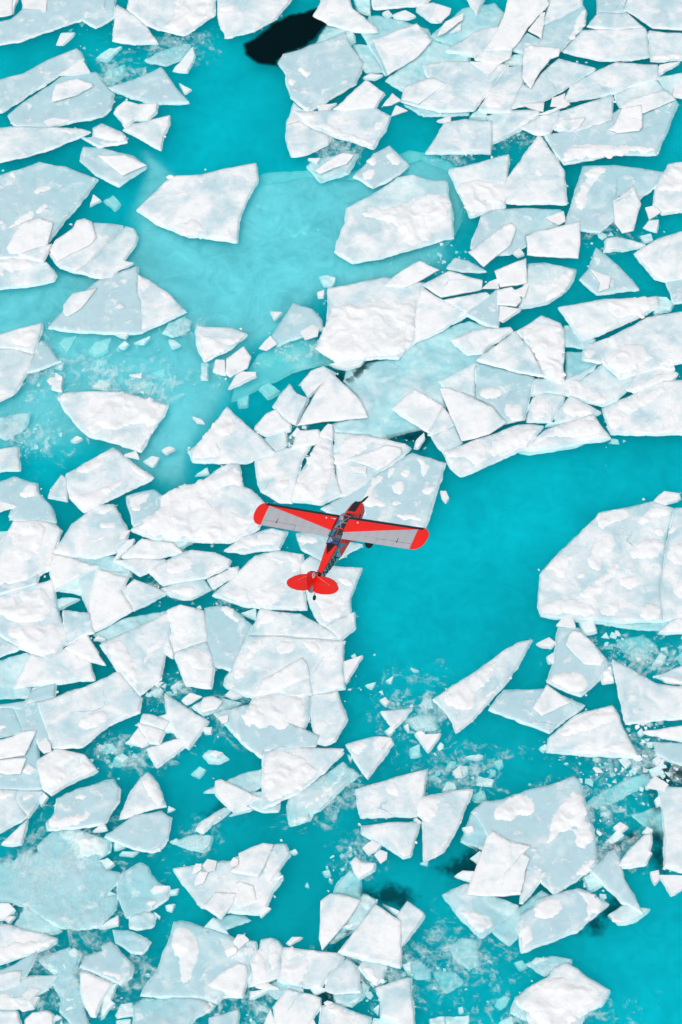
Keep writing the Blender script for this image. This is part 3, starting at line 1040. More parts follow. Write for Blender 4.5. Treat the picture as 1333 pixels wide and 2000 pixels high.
def build_snow(S, z0, top, c, parent, rng):
    W = at(S[:, 0], S[:, 1], z0 + .1)
    if area2(W) < 0: W = W[::-1]
    for _ in range(2):
        W = np.stack([W * .75 + np.roll(W, -1, 0) * .25, W * .25 + np.roll(W, -1, 0) * .75], 1).reshape(-1, 2)
    out = rough_outline(W, rng, .14, .34, .34)
    out = out + .16 * np.array([(nz(x, y, 1.6, 21), nz(x, y, 1.6, 57)) for x, y in out])
    v, fc, bd = fill(out, .13, rng)
    if not len(fc): return
    ed = edge_dist(v, out); w = math.sqrt(abs(area2(W)))
    hh = min(.24, .05 + .055 * w); soft = min(.60, .2 * w + .08); off = rng.uniform(0, 90)
    V = []
    for (x, y), d in zip(v, ed):
        wx, wy = x + .35 * nz(x, y, .9, 2), y + .35 * nz(x, y, .9, 8)
        bil = 1 - abs(nz(wx, wy, .75, off)) * 2.2; b2 = 1 - abs(nz(wx, wy, 2.1, off + 5)) * 2
        h = hh * min(1, d / soft) ** .6 * (.35 + .5 * bil + .5 * nz(x, y, .5, off + 3) + .22 * b2 * (.5 + nz(x, y, .6, 11)) + .06 * nz(x, y, 7, off))
        V.append((x - c[0], y - c[1], top((x, y)) + (max(h, -.015) if d > .01 else -.04)))
    return mesh_obj('snow_patch', V, fc, M_SNOW, parent=parent, smooth=True)

# ---- labels: look, what it lies on, where it is
def shape_word(P):
    c = P - P.mean(0); u, s, _ = np.linalg.svd(c, full_matrices=False)
    el = s[0] / (s[1] + 1e-6); n = 0
    for i in range(len(P)):
        a = P[i] - P[i - 1]; b = P[(i + 1) % len(P)] - P[i]
        d = abs(math.degrees(math.atan2(a[0] * b[1] - a[1] * b[0], a @ b)))
        if d > 35: n += 1
    if el > 3: return 'long narrow'
    if n <= 3: return 'triangular'
    if el > 2: return 'elongated'
    return 'four-sided' if n == 4 else 'many-sided'
used = set()
ONES = 'zero one two three four five six seven eight nine ten eleven twelve thirteen fourteen fifteen sixteen seventeen eighteen nineteen'.split()
TENS = 'x x twenty thirty forty fifty sixty seventy eighty ninety'.split()
def words(v):
    v = int(round(v))
    return ONES[v] if v < 20 else TENS[v // 10] + ('-' + ONES[v % 10] if v % 10 else '')
def clip01(v): return min(99, max(1, v))
def label(i, f):
    cx, cy = np.clip(f['P'][:, 0], 0, 1333).mean() / 13.33, np.clip(f['P'][:, 1], 0, 2000).mean() / 20
    a = f['a']
    size = 'huge' if a > 28000 else 'large' if a > 11000 else 'medium' if a > 3500 else 'small' if a > 900 else 'tiny'
    lv = f['lv']
    col = 'white' if f['tone'] == 'w' or (lv >= 1.7 and f['tone'] == '') else 'pale blue' if lv >= .6 else 'submerged turquoise'
    kind = 'ice slab' if f['on'] is not None and lv > 1.9 else 'ice floe'
    ex = ' with snow lumps' if f['S'] else ''
    if kind == 'ice slab': ex = ' lying on another floe'
    base = f'{size} {col} {shape_word(f["P"])} {kind}{ex}'
    for dec in (0, 1, -1, 2):
        l = f'{base}, {words(clip01(cx) + dec)} percent across, {words(clip01(cy))} percent down'
        if l not in used: break
    used.add(l); return l

small = []
for i, f in enumerate(floes):
    if i in KEEP:
        up = f['on'] is not None and f['lv'] > 1.9
        nm = 'ice_slab' if up else 'ice_floe'
        o, c = build_floe(i, f, nm)
        tag(o, label(i, f), 'ice slab' if up else 'ice floe', 'ice slabs stranded on other floes' if up else 'broken ice floes on the turquoise water', 'thing')
    else: small.append((i, f))

# the countless bits: tiny fragments and brash, one mass
V, F, MI = [], [], []
def chunk(x, y, z, r, fl, rng, mi=0):
    n = rng.choice([3, 4, 4, 5, 6]); b = len(V); tx, ty = rng.gauss(0, .16), rng.gauss(0, .16); rj = [rng.uniform(.7, 1.25) for _ in range(8)]; tj = [rng.uniform(-.35, .35) for _ in range(8)]; a0 = rng.uniform(0, 6.28); asp = rng.uniform(.55, 1); ro = rng.uniform(0, 3.14)
    for lvl, (k, h) in enumerate(((.95, -.3), (1.0, .0), (.90, .45))):
        for q in range(n):
            t = a0 + q * 6.283 / n + tj[q]; rr = r * k * rj[q]
            X, Y = rr * math.cos(t), rr * asp * math.sin(t)
            V.append((x + X * math.cos(ro) - Y * math.sin(ro), y + X * math.sin(ro) + Y * math.cos(ro), z + r * fl * (h + rng.uniform(-.05, .05)) + X * tx + Y * ty))
    V.append((x, y, z + r * fl * .5))
    for l in (0, 1):
        for q in range(n): F.append((b + l * n + q, b + l * n + (q + 1) % n, b + (l + 1) * n + (q + 1) % n, b + (l + 1) * n + q)); MI.append(mi)
    for q in range(n): F.append((b + 2 * n + q, b + 2 * n + (q + 1) % n, b + 3 * n)); MI.append(mi)
rng = random.Random(5)
for i, f in small:
    o, c = build_floe(i, f, 'bit'); me = o.data; b = len(V)
    V += [(q.co.x + c[0], q.co.y + c[1], q.co.z) for q in me.vertices]
    for p in me.polygons: F.append(tuple(b + k for k in p.vertices)); MI.append(0 if f['tone'] == 'w' or f['lv'] > 1.5 else 1)
    for ch in list(o.children): bpy.data.objects.remove(ch)
    bpy.data.objects.remove(o); bpy.data.meshes.remove(me)
BR = [(700, 660, 60, 20, 14, 0.2, -0.3, 0), (740, 1340, 60, 50, 16, 0.16, -0.4, 0), (230, 745, 160, 60, 40, 0.22, -0.9, -0.1), (430, 1400, 60, 40, 16, 0.16, -0.4, 0), (1240, 1270, 130, 40, 90, 0.2, -0.6, 0), (1240, 1520, 120, 60, 160, 0.22, -0.2, 0.06), (1290, 1480, 60, 60, 90, 0.25, -0.05, 0.15), (1160, 1620, 60, 40, 60, 0.2, -0.3, 0.04), (870, 1510, 80, 50, 40, 0.22, -0.7, -0.1), (1145, 1480, 60, 16, 40, 0.14, -0.4, 0), (560, 850, 40, 40, 24, 0.3, -0.2, 0.1), (640, 590, 20, 20, 10, 0.12, -0.3, 0), (1280, 1420, 50, 30, 40, 0.2, -0.1, 0.05), (690, 1690, 60, 50, 30, 0.2, -0.4, 0), (730, 1920, 60, 60, 60, 0.26, -0.5, 0), (160, 1930, 120, 80, 70, 0.25, -0.4, 0), (520, 1990, 120, 30, 40, 0.24, -0.4, 0), (320, 1360, 60, 50, 40, 0.2, -0.4, 0), (250, 1480, 80, 40, 40, 0.22, -0.7, -0.2), (210, 60, 120, 50, 40, 0.22, -0.6, -0.05), (50, 850, 90, 60, 60, 0.16, -0.5, -0.1), (30, 1240, 60, 40, 10, 0.2, -0.3, 0), (1020, 265, 80, 20, 70, 0.14, -0.15, 0.0), (900, 300, 80, 20, 40, 0.16, -0.5, -0.1), (880, 500, 40, 40, 40, 0.13, -0.2, 0.02), (1180, 450, 60, 40, 40, 0.22, -0.4, 0.02), (1190, 820, 50, 60, 40, 0.16, -0.2, 0.05), (340, 1120, 120, 60, 60, 0.2, -0.4, 0.0), (450, 1180, 60, 40, 30, 0.25, -0.4, 0.0), (860, 1890, 90, 60, 24, 0.2, -0.7, -0.2), (1050, 1980, 160, 40, 20, 0.3, -0.6, -0.2), (800, 1400, 70, 60, 30, 0.26, -0.6, -0.05), (690, 1320, 40, 40, 6, 0.1, -0.2, 0), (120, 1460, 60, 40, 14, 0.2, -0.3, 0), (600, 1520, 60, 40, 20, 0.16, -0.3, 0), (1150, 1720, 60, 50, 90, 0.24, -0.1, 0.08), (1080, 1650, 90, 70, 70, 0.2, -0.3, 0.05), (690, 720, 30, 20, 20, 0.16, -0.1, 0.08), (810, 865, 40, 20, 24, 0.16, -0.1, 0.08)]
allP = [f['P'] for f in floes if f['lv'] > -.6]
bbs = [(p.min(0), p.max(0)) for p in allP]
def covered(x, y):
    q = np.array([[x, y]])
    for p, (a, b) in zip(allP, bbs):
        if a[0] <= x <= b[0] and a[1] <= y <= b[1] and inside(q, p)[0]: return True
    return False
for (bx, by, rx, ry, n, sz, zlo, zhi) in BR:
    for _ in range(n):
        x, y = bx + rng.gauss(0, .5) * rx, by + rng.gauss(0, .5) * ry
        if covered(x, y): continue
        z = zhi - .06 - (zhi - zlo + .6) * rng.random() ** .8; p = at(x, y, z); r = sz * rng.lognormvariate(-.35, .55)
        chunk(p[0], p[1], z, r * rng.choice([.3, .45, .6, .9, 1.6]), .25, rng, 0 if z > .03 else 1)
# crumbs shed along the floe edges
for f in floes:
    if f['lv'] < .8 or f['a'] < 500: continue
    P = f['P']; per = np.hypot(*(P - np.roll(P, 1, 0)).T).sum(); n = int(per / 90 * rng.uniform(.0, 1.3))
    for _ in range(n):
        k = rng.randrange(len(P)); t = rng.random(); q = P[k] * t + P[k - 1] * (1 - t); cc = P.mean(0)
        d = (q - cc) / (np.hypot(*(q - cc)) + 1e-6); q = q + d * rng.uniform(1, 9)
        if covered(*q) or not (-20 < q[0] < 1353 and -20 < q[1] < 2020): continue
        z = rng.uniform(-.35, .0); p = at(q[0], q[1], z); chunk(p[0], p[1], z, rng.uniform(.05, .17), .5, rng, 0 if z > -.03 else 1)
br = mesh_obj('brash_ice', V, F, [M_SNOW, M_SIDE], idx=MI)
tag(br, 'countless small ice crumbs and fragments drifting between the floes', 'brash ice', kind='stuff')

# ------------------------------------------------------------ the water and its milky bed
BED = -2.7
holes = [it[1] for it in ITEMS if it[0] == 'H']; lights = [it[1] for it in ITEMS if it[0] == 'L']
def srt(a): return a
nx, ny = 330, 470
xs = np.concatenate([[-900, -300, -120, -60], np.linspace(-42, 42, nx), [60, 120, 300, 900]])
ys = np.concatenate([[-900, -300, -120, -70], np.linspace(-52, 62, ny), [80, 120, 300, 900]])
X, Y = np.meshgrid(xs, ys); pts = np.stack([X.ravel(), Y.ravel()], 1)
dark = np.zeros(len(pts)); light = np.zeros(len(pts))
for k, (h) in enumerate(lights):
    w = at(h[:, 0], h[:, 1], BED + 1.3); m = (pts > w.min(0) - 6).all(1) & (pts < w.max(0) + 6).all(1); q = pts[m]
    if not len(q): continue
    sg = np.where(inside(q, w), 1, -1) * edge_dist(q, w)
    sg = sg + .8 * np.array([nz(x, y, .25, 3) for x, y in q]); t = np.clip(.5 + sg / 2.4, 0, 1)
    light[m] = np.maximum(light[m], t * t * (3 - 2 * t))
SM = [(600, 1700, 110, -0.5), (300, 1550, 90, -0.4), (880, 1600, 90, -0.4), (1100, 1330, 60, -0.4), (950, 1150, 60, -0.2), (1250, 870, 80, -0.35), (1000, 1560, 120, -0.3)]
for (bx, by, br_, v_) in SM:
    w = at(bx, by, BED); r = br_ / 22.; d2 = ((pts - w) ** 2).sum(1) / r ** 2
    if v_ > 0: light = np.maximum(light, v_ * np.exp(-d2))
    else: dark = np.maximum(dark, -v_ * np.exp(-d2))
nX, nY = len(xs), len(ys)
Fq = [(j * nX + i, j * nX + i + 1, (j + 1) * nX + i + 1, (j + 1) * nX + i) for j in range(nY - 1) for i in range(nX - 1)]
g = NT('milky_silt'); pos = g.n('ShaderNodeNewGeometry').outputs['Position']
da = g.n('ShaderNodeAttribute', attribute_name='deep').outputs['Fac']; la = g.n('ShaderNodeAttribute', attribute_name='shoal').outputs['Fac']
n1 = g.noise(pos, .09, 6, .6, 1.6); n2 = g.noise(pos, .42, 6, .65, 2.2)
v = g.math('ADD', g.math('MULTIPLY', n1, .5), g.math('MULTIPLY', n2, .5))
f = g.math('MULTIPLY_ADD', v, 4.2, -1.6, clamp=True)
base = g.mix(f, (0.02, 0.21, 0.3), (0.03, 0.6, 0.76)); base = g.mix(la, base, g.mix(f, tuple(.72 * q for q in (0.56, 0.66, 0.73)), tuple(1.18 * q for q in (0.56, 0.66, 0.73))))
base = g.mix(da, base, (.004, .010, .012))
b = g.n('ShaderNodeBsdfDiffuse'); g.l(base, b.inputs['Color']); g.l(b.outputs[0], g.out.inputs[0])
bed = mesh_obj('lake_bed', [(x, y, BED + 1.45 * l) for (x, y), l in zip(pts, light)], Fq, g.m, smooth=True)
for nm, arr in (('deep', dark), ('shoal', light)):
    at_ = bed.data.attributes.new(nm, 'FLOAT', 'POINT'); at_.data.foreach_set('value', arr.astype('f'))
tag(bed, kind='structure')

# openings where clear black sea water wells up between the floes
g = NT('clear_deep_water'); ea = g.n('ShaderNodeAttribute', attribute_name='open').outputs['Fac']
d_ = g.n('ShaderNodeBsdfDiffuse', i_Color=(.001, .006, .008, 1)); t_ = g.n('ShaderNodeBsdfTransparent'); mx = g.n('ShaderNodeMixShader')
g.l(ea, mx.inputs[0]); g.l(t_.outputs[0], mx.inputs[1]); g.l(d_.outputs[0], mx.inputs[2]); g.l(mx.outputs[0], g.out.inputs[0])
rng = random.Random(77)
for k, h in enumerate(holes):
    last = k == len(holes) - 1; zz = -.02 if last else -.24
    w = at(h[:, 0], h[:, 1], zz)
    if area2(w) < 0: w = w[::-1]
    c = w.mean(0); gr = 0 if last else 1.2
    d = w - c; w2 = c + d * (1 + gr / (np.hypot(*d.T)[:, None] + .1))
    o_ = rough_outline(w2, rng, .35, .1, .3); v, fc, bd = fill(o_, .2, rng); ed = edge_dist(v, o_)
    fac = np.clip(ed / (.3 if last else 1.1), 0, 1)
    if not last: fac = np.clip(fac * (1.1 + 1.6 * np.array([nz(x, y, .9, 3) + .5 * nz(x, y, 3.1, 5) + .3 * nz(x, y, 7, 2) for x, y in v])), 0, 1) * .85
    hm = mesh_obj('deep_water', [(x - c[0], y - c[1], 0) for x, y in v], fc, g.m, loc=(c[0], c[1], zz))
    aa = hm.data.attributes.new('open', 'FLOAT', 'POINT'); aa.data.foreach_set('value', fac.astype('f'))
    tag(hm, kind='structure')

# slush: soft half-melted ice lying just under the surface
g = NT('slush'); ea = g.n('ShaderNodeAttribute', attribute_name='cover').outputs['Fac']; pos = g.n('ShaderNodeNewGeometry').outputs['Position']
s1 = g.noise(pos, .55, 8, .68, 1.2); s2 = g.noise(pos, 2.3, 6, .65, .6)
s_ = g.math('ADD', g.math('MULTIPLY', s1, .65), g.math('MULTIPLY', s2, .35))
al = g.math('MULTIPLY', g.math('MULTIPLY_ADD', g.math('ADD', s_, g.math('MULTIPLY', ea, .17)), 7., -4.3, clamp=True), g.math('MULTIPLY', g.math('MINIMUM', g.math('MULTIPLY', ea, 3.), 1.), .62))
d_ = g.n('ShaderNodeBsdfDiffuse', i_Color=(.80, .86, .88, 1)); t_ = g.n('ShaderNodeBsdfTransparent'); mx = g.n('ShaderNodeMixShader')
g.l(al, mx.inputs[0]); g.l(t_.outputs[0], mx.inputs[1]); g.l(d_.outputs[0], mx.inputs[2]); g.l(mx.outputs[0], g.out.inputs[0])
sx = np.linspace(-42, 42, 150); sy = np.linspace(-52, 62, 200); GX, GY = np.meshgrid(sx, sy); sp_ = np.stack([GX.ravel(), GY.ravel()], 1)
cov = np.zeros(len(sp_))
for (bx, by, rx, ry) in [(230, 150, 90, 60), (350, 90, 80, 50), (240, 745, 190, 70), (90, 720, 100, 70), (50, 850, 110, 60), (660, 290, 80, 40), (1000, 270, 90, 25), (890, 310, 70, 20), (560, 690, 90, 40), (1240, 1280, 130, 50), (820, 1390, 90, 70), (1240, 1480, 130, 60), (1150, 1570, 130, 70), (1180, 1660, 120, 60), (640, 1560, 100, 60), (270, 1470, 110, 50), (440, 1390, 60, 60), (320, 1340, 70, 40), (380, 1640, 50, 40), (120, 1700, 170, 120), (150, 1900, 170, 110), (730, 1900, 110, 70), (480, 1960, 130, 50), (1060, 1990, 170, 40), (700, 1660, 50, 50), (880, 1880, 140, 70), (1190, 440, 70, 60), (460, 1180, 60, 40), (340, 1120, 100, 50), (360, 640, 60, 30), (900, 1510, 120, 60), (560, 850, 50, 50)]:
    w = at(bx, by, -.15); d2 = ((sp_[:, 0] - w[0]) / (rx / 21)) ** 2 + ((sp_[:, 1] - w[1]) / (ry / 18)) ** 2
    cov = np.maximum(cov, np.exp(-d2 * 1.1))
used_v = {}; SV = []; SF = []; SC = []
def sid(k):
    if k not in used_v: used_v[k] = len(SV); SV.append((sp_[k, 0], sp_[k, 1], -.15)); SC.append(cov[k])
    return used_v[k]
for j in range(199):
    for i in range(149):
        q = (j * 150 + i, j * 150 + i + 1, (j + 1) * 150 + i + 1, (j + 1) * 150 + i)
        if max(cov[k] for k in q) > .04: SF.append(tuple(sid(k) for k in q))
sl_ = mesh_obj('slush', SV, SF, g.m); aa = sl_.data.attributes.new('cover', 'FLOAT', 'POINT'); aa.data.foreach_set('value', np.array(SC, 'f'))
tag(sl_, 'soft half-melted pale slush drifting just below the water between floes', 'slush', kind='stuff')

g = NT('glacial_water')
tr = g.n('ShaderNodeBsdfTransparent'); gl = g.n('ShaderNodeBsdfGlossy', i_Roughness=.12)
fr = g.n('ShaderNodeFresnel', i_IOR=1.33); pos = g.n('ShaderNodeNewGeometry').outputs['Position']
bp = g.n('ShaderNodeBump', i_Strength=.25, i_Distance=.05); g.l(g.noise(pos, 1.3, 4), bp.inputs['Height'])
g.l(bp.outputs[0], gl.inputs['Normal']); g.l(bp.outputs[0], fr.inputs['Normal'])
mx = g.n('ShaderNodeMixShader'); g.l(g.math('MULTIPLY', fr.outputs[0], .15), mx.inputs[0]); g.l(tr.outputs[0], mx.inputs[1]); g.l(gl.outputs[0], mx.inputs[2])
g.l(mx.outputs[0], g.out.inputs[0])
va = g.n('ShaderNodeVolumePrincipled'); va.inputs['Color'].default_value = (0, 0.655, 0.825, 1); va.inputs['Density'].default_value = 0.45; va.inputs['Absorption Color'].default_value = (0, 0.86, 0.93, 1)
g.l(va.outputs[0], g.out.inputs['Volume'])
W_ = 850; zb = BED - .6
wv = [(sx * W_, sy * W_, z) for z in (zb, 0) for sx, sy in ((-1, -1), (1, -1), (1, 1), (-1, 1))]
wf = [(3, 2, 1, 0), (4, 5, 6, 7), (0, 1, 5, 4), (1, 2, 6, 5), (2, 3, 7, 6), (3, 0, 4, 7)]
tag(mesh_obj('water', wv, wf, g.m), kind='structure')

# ------------------------------------------------------------ the aeroplane (built in its own axes: x right wing, y nose, z up)
RED = plain('red_paint', (.86, .012, .006), .42, var=.06, coat=.15, ribs=.55)
GREY = plain('silver_grey_paint', (.42, .43, .465), .45, var=.06, ribs=.55)
BLACK = plain('black_paint', (.006, .007, .014), .35)
RUB = plain('tyre_rubber', (.008, .008, .009), .8)
SIDE = plain('silver_side_teal_reflection', (.30, .42, .45), .3, metal=.35)  # silver paint with its teal reflection mixed into the base colour
DULL = plain('dark_red_stripe', (.42, .03, .03), .4)
WHITE = plain('white_paint', (.8, .8, .8), .4)
STEEL = plain('steel_tube', (.30, .30, .31), .35, metal=.8)
SEAM = plain('seam_shadow', (.03, .03, .035), .8)
BLUE = plain('blue_fabric', (.03, .12, .42), .8)
TAN = plain('tan_fabric', (.33, .24, .15), .8)
gg = NT('cabin_perspex'); pos = gg.n('ShaderNodeTexCoord').outputs['Object']
nn = gg.noise(pos, 3.2, 3, .5, 1.5)
tg = gg.n('ShaderNodeBsdfTransparent', i_Color=(.74, .80, .90, 1)); gl_ = gg.n('ShaderNodeBsdfGlossy', i_Roughness=.04)
m_ = gg.n('ShaderNodeMixShader'); gg.l(gg.math('MULTIPLY_ADD', nn, .55, -.10, clamp=True), m_.inputs[0]); gg.l(tg.outputs[0], m_.inputs[1]); gg.l(gl_.outputs[0], m_.inputs[2])
gg.l(m_.outputs[0], gg.out.inputs[0]); PERSPEX = gg.m

plane = bpy.data.objects.new('light_aeroplane', None); C.objects.link(plane)
tag(plane, 'red and grey high-wing aeroplane flying above the broken ice', 'aeroplane', kind='thing')
Rc = np.array([[1, 0, 0], [0, math.cos(TILT), -math.sin(TILT)], [0, math.sin(TILT), math.cos(TILT)]])
Rp = np.array([[0.887779, 0.394948, -0.236358], [-0.141155, 0.722398, 0.676917], [0.438092, -0.56759, 0.697078]]); tp = np.array([0.23737784, -0.198960868, -161.602514])
Rw = Rc @ Rp; tw = CAM + Rc @ tp
plane.matrix_world = Matrix([[*Rw[0], tw[0]], [*Rw[1], tw[1]], [*Rw[2], tw[2]], [0, 0, 0, 1]])

# fuselage: rings of 12 points
def ring(y, w, zt, zb, crown=.5):
    pt = [(0, zt), (w * .55, zt - .015), (w * .92, zt - .09), (w, zt - .22 * (zt - zb) - .03), (w, (zt + zb) / 2 - .04), (w * .95, zb + .09), (w * .7, zb)]
    pt += [(-x, z) for x, z in pt[-1:0:-1]]
    return [(x, y, z) for x, z in pt]
def loft(secs, cap=True):
    V = []; F = []; n = len(secs[0])
    for s in secs: V += s
    for k in range(len(secs) - 1):
        for q in range(n): F.append((k * n + q, k * n + (q + 1) % n, (k + 1) * n + (q + 1) % n, (k + 1) * n + q))
    if cap: F.append(tuple(range(n))); F.append(tuple(range((len(secs) - 1) * n, len(secs) * n))[::-1])
    return V, F, n
secs = [ring(.46, .37, -.33, -1.22), ring(.0, .37, -.46, -1.28), ring(-1.0, .37, -.50, -1.30), ring(-1.9, .355, -.50, -1.26),
        ring(-2.02, .345, -.13, -1.25), ring(-2.8, .27, -.24, -1.13), ring(-3.5, .195, -.34, -1.0), ring(-3.92, .15, -.40, -.93), ring(-4.22, .12, -.44, -.88), ring(-4.9, .035, -.50, -.78)]
V_, F_, n = loft(secs); MI_ = []
for k in range(len(secs) - 1):
    for q in range(n):
        y = (secs[k][0][1] + secs[k + 1][0][1]) / 2
        if -4.22 < y < -3.9 and (q < 3 or q > 9): MI_.append(1)
        elif y > -2.0: MI_.append(1 if q in (0, 12) else 0)
        elif q in (0, 1, 11, 12): MI_.append(0)
        elif q in (2, 10): MI_.append(3)
        elif q in (3, 4, 8, 9): MI_.append(2)
        else: MI_.append(1)
MI_ += [1, 1]
fus = mesh_obj('fuselage', V_, F_, [RED, BLACK, SIDE, DULL], plane, idx=MI_)
def strip(name, pts, mat, parent, th=.01):
    """a thin plate through 3-D outline points, thickened along its normal"""
    P = [Vector(p) for p in pts]; nn_ = (P[1] - P[0]).cross(P[2] - P[0]).normalized(); k = len(P)
    V = [p + nn_ * th / 2 for p in P] + [p - nn_ * th / 2 for p in P]
    F = [tuple(range(k)), tuple(range(2 * k - 1, k - 1, -1))] + [(i, k + i, k + (i + 1) % k, (i + 1) % k) for i in range(k)]
    return mesh_obj(name, V, F, mat, parent)
strip('decking_panel', [(-.27, -2.04, -.128), (.27, -2.04, -.128), (0, -2.72, -.20)], BLACK, fus, .02)
# cowling with louvred black top
cs = [ring(.44, .385, -.29, -1.22), ring(.9, .40, -.38, -1.20), ring(1.32, .37, -.45, -1.14), ring(1.52, .30, -.50, -1.06), ring(1.60, .20, -.60, -.96)]
V_, F_, n = loft(cs)
cow = mesh_obj('cowling', V_, F_, [RED], plane)
strip('anti_glare_panel', [(-.215, .66, -.335), (.215, .66, -.335), (.20, 1.33, -.445), (-.20, 1.33, -.445)], BLACK, cow, .03)
strip('anti_glare_panel', [(-.20, 1.33, -.445), (.20, 1.33, -.445), (.165, 1.53, -.492), (-.165, 1.53, -.492)], BLACK, cow, .03)
for s in (-1, 1):
    strip('exhaust_louvre', [(s * .388, .60, -.75), (s * .402, .82, -.70), (s * .402, .82, -.80), (s * .388, .52, -.86)], BLACK, cow, .03)
def tube(name, pts, r, mat, parent, seg=8):
    P = [Vector(p) for p in pts]; V = []; F = []
    for i, p in enumerate(P):
        d = (P[min(i + 1, len(P) - 1)] - P[max(i - 1, 0)]).normalized(); a = d.orthogonal().normalized(); b = d.cross(a)
        rr = r[i] if isinstance(r, (list, tuple)) else r
        V += [p + a * rr * math.cos(t * 2 * math.pi / seg) + b * rr * math.sin(t * 2 * math.pi / seg) for t in range(seg)]
    for i in range(len(P) - 1):
        for t in range(seg): F.append((i * seg + t, i * seg + (t + 1) % seg, (i + 1) * seg + (t + 1) % seg, (i + 1) * seg + t))
    F.append(tuple(range(seg))[::-1]); F.append(tuple(range((len(P) - 1) * seg, len(P) * seg)))
    return mesh_obj(name, V, F, mat, parent, smooth=True)
tube('exhaust_pipe', [(.30, .75, -1.18), (.34, .60, -1.33), (.36, .38, -1.40)], .045, STEEL, cow)
# propeller: spinner and two twisted blades
def lathe(name, prof, c, ax, mat, parent, seg=20):
    V = []; F = []
    u = Vector(ax).normalized(); a = u.orthogonal().normalized(); b = u.cross(a); c = Vector(c)
    for h, r in prof: V += [c + u * h + (a * math.cos(t * 2 * math.pi / seg) + b * math.sin(t * 2 * math.pi / seg)) * max(r, .0005) for t in range(seg)]
    for i in range(len(prof) - 1):
        for t in range(seg): F.append((i * seg + t, i * seg + (t + 1) % seg, (i + 1) * seg + (t + 1) % seg, (i + 1) * seg + t))
    return mesh_obj(name, V, F, mat, parent, smooth=True)
pr = lathe('propeller', [(0, .001), (0, .12), (.06, .12), (.14, .09), (.20, .04), (.22, .001)], (0, 1.60, -.76), (0, 1, 0), BLACK, plane)
for sg in (1, -1):
    ph = math.radians(46) + (0 if sg > 0 else math.pi); d = Vector((math.cos(ph), 0, math.sin(ph))); e = Vector((-math.sin(ph), 0, math.cos(ph))); yv = Vector((0, 1, 0))
    V = []; F = []
    for i in range(9):
        t = i / 8; r = .08 + .92 * t; w = .04 + .03 * math.sin(math.pi * min(1, t * 1.1)) * (1 if t < .9 else .75); tw_ = math.radians(55 - 38 * t)
        cd = e * math.cos(tw_) + yv * math.sin(tw_); nd = d.cross(cd)
        cc = Vector((0, 1.66, -.76)) + d * r
        V += [cc + cd * w, cc + nd * .014, cc - cd * w, cc - nd * .014]
    for i in range(8):
        for q in range(4): F.append((i * 4 + q, i * 4 + (q + 1) % 4, i * 4 + 4 + (q + 1) % 4, i * 4 + 4 + q))
    F += [(3, 2, 1, 0), (32, 33, 34, 35)]
    mesh_obj('blade', V, F, BLACK, pr)

# wings
def aero(x, y):
    """top and bottom skin height at chord position y (0 .. -1.6)"""
    c = min(1, max(0, -y / 1.6)); ax = abs(x)
    k = math.sqrt(max(0, 1 - ((ax - 4.65) / .76) ** 2)) if ax > 4.65 else 1
    t = .175 * (1.4845 * math.sqrt(c) - .63 * c - 1.758 * c * c + 1.4215 * c ** 3 - .5075 * c ** 4) / .5 * .5 * 2
    cam_ = -.035 - .055 * c
    dih = (ax - .36) * .013
    return cam_ + t * .62 * k + dih, cam_ - t * .22 * k + dih
def tip_y(sgn_y, x):
    return 0
def tip_curve(s, n=22):
    out = []
    for i in range(n + 1):
        th = math.pi / 2 - math.pi * i / n
        cx = abs(math.cos(th)) ** .85; sy = math.copysign(abs(math.sin(th)) ** .92, math.sin(th))
        y = -.66 + (.66 * sy if sy > 0 else .94 * sy)
        out.append((s * (4.65 + .73 * cx), y))
    return out
def plate(name, outline, mats, classify, parent, cuts=(), top=aero, s=.16, extra_parent=None):
    O = np.array(outline, float)
    if area2(O) < 0: O = O[::-1]
    dens = []
    for a, b in zip(O, np.roll(O, -1, 0)):
        k = max(1, int(np.hypot(*(b - a)) / .2)); dens += [a + (b - a) * i / k for i in range(k)]
    O = np.array(dens); r = random.Random(3)
    pts = [Vector(p) for p in O]; ed = [(i, (i + 1) % len(O)) for i in range(len(O))]
    mn, mx_ = O.min(0), O.max(0)
    g_ = np.array([(x, y) for x in np.arange(mn[0] + .07, mx_[0], s) for y in np.arange(mn[1] + .05, mx_[1], s * .6)])
    g_ = g_[inside(g_, O)]; g_ = g_[edge_dist(g_, O) > .04] if len(g_) else g_
    pts += [Vector(p) for p in g_]
    for cut in cuts:
        k = len(pts); m = 14
        pts += [Vector((cut[0][0] + (cut[1][0] - cut[0][0]) * i / m, cut[0][1] + (cut[1][1] - cut[0][1]) * i / m)) for i in range(m + 1)]
        ed += [(k + i, k + i + 1) for i in range(m)]
    v, e, f, *_ = delaunay_2d_cdt(pts, ed, [], 1, 1e-5)
    v = [tuple(p) for p in v]; f = [tuple(t) for t in f if len(t) >= 3]; n = len(v)
    V = [(x, y, top(x, y)[0]) for x, y in v] + [(x, y, top(x, y)[1] - .004) for x, y in v]
    F = list(f) + [tuple(n + k for k in t[::-1]) for t in f]; mi = []
    for t in f: mi.append(classify(sum(v[k][0] for k in t) / 3, sum(v[k][1] for k in t) / 3))
    mi += [m for m in mi]
    use = set()
    for t in f:
        for a, b in zip(t, t[1:] + t[:1]): use.add((a, b))
    for a, b in use:
        if (b, a) not in use:
            F.append((b, a, n + a, n + b)); mi.append(classify((v[a][0] + v[b][0]) / 2, (v[a][1] + v[b][1]) / 2))
    return mesh_obj(name, V, F, mats, parent, idx=mi, smooth=False)
HX, HY = 2.55, -1.235                       # where aileron meets flap; the hinge line
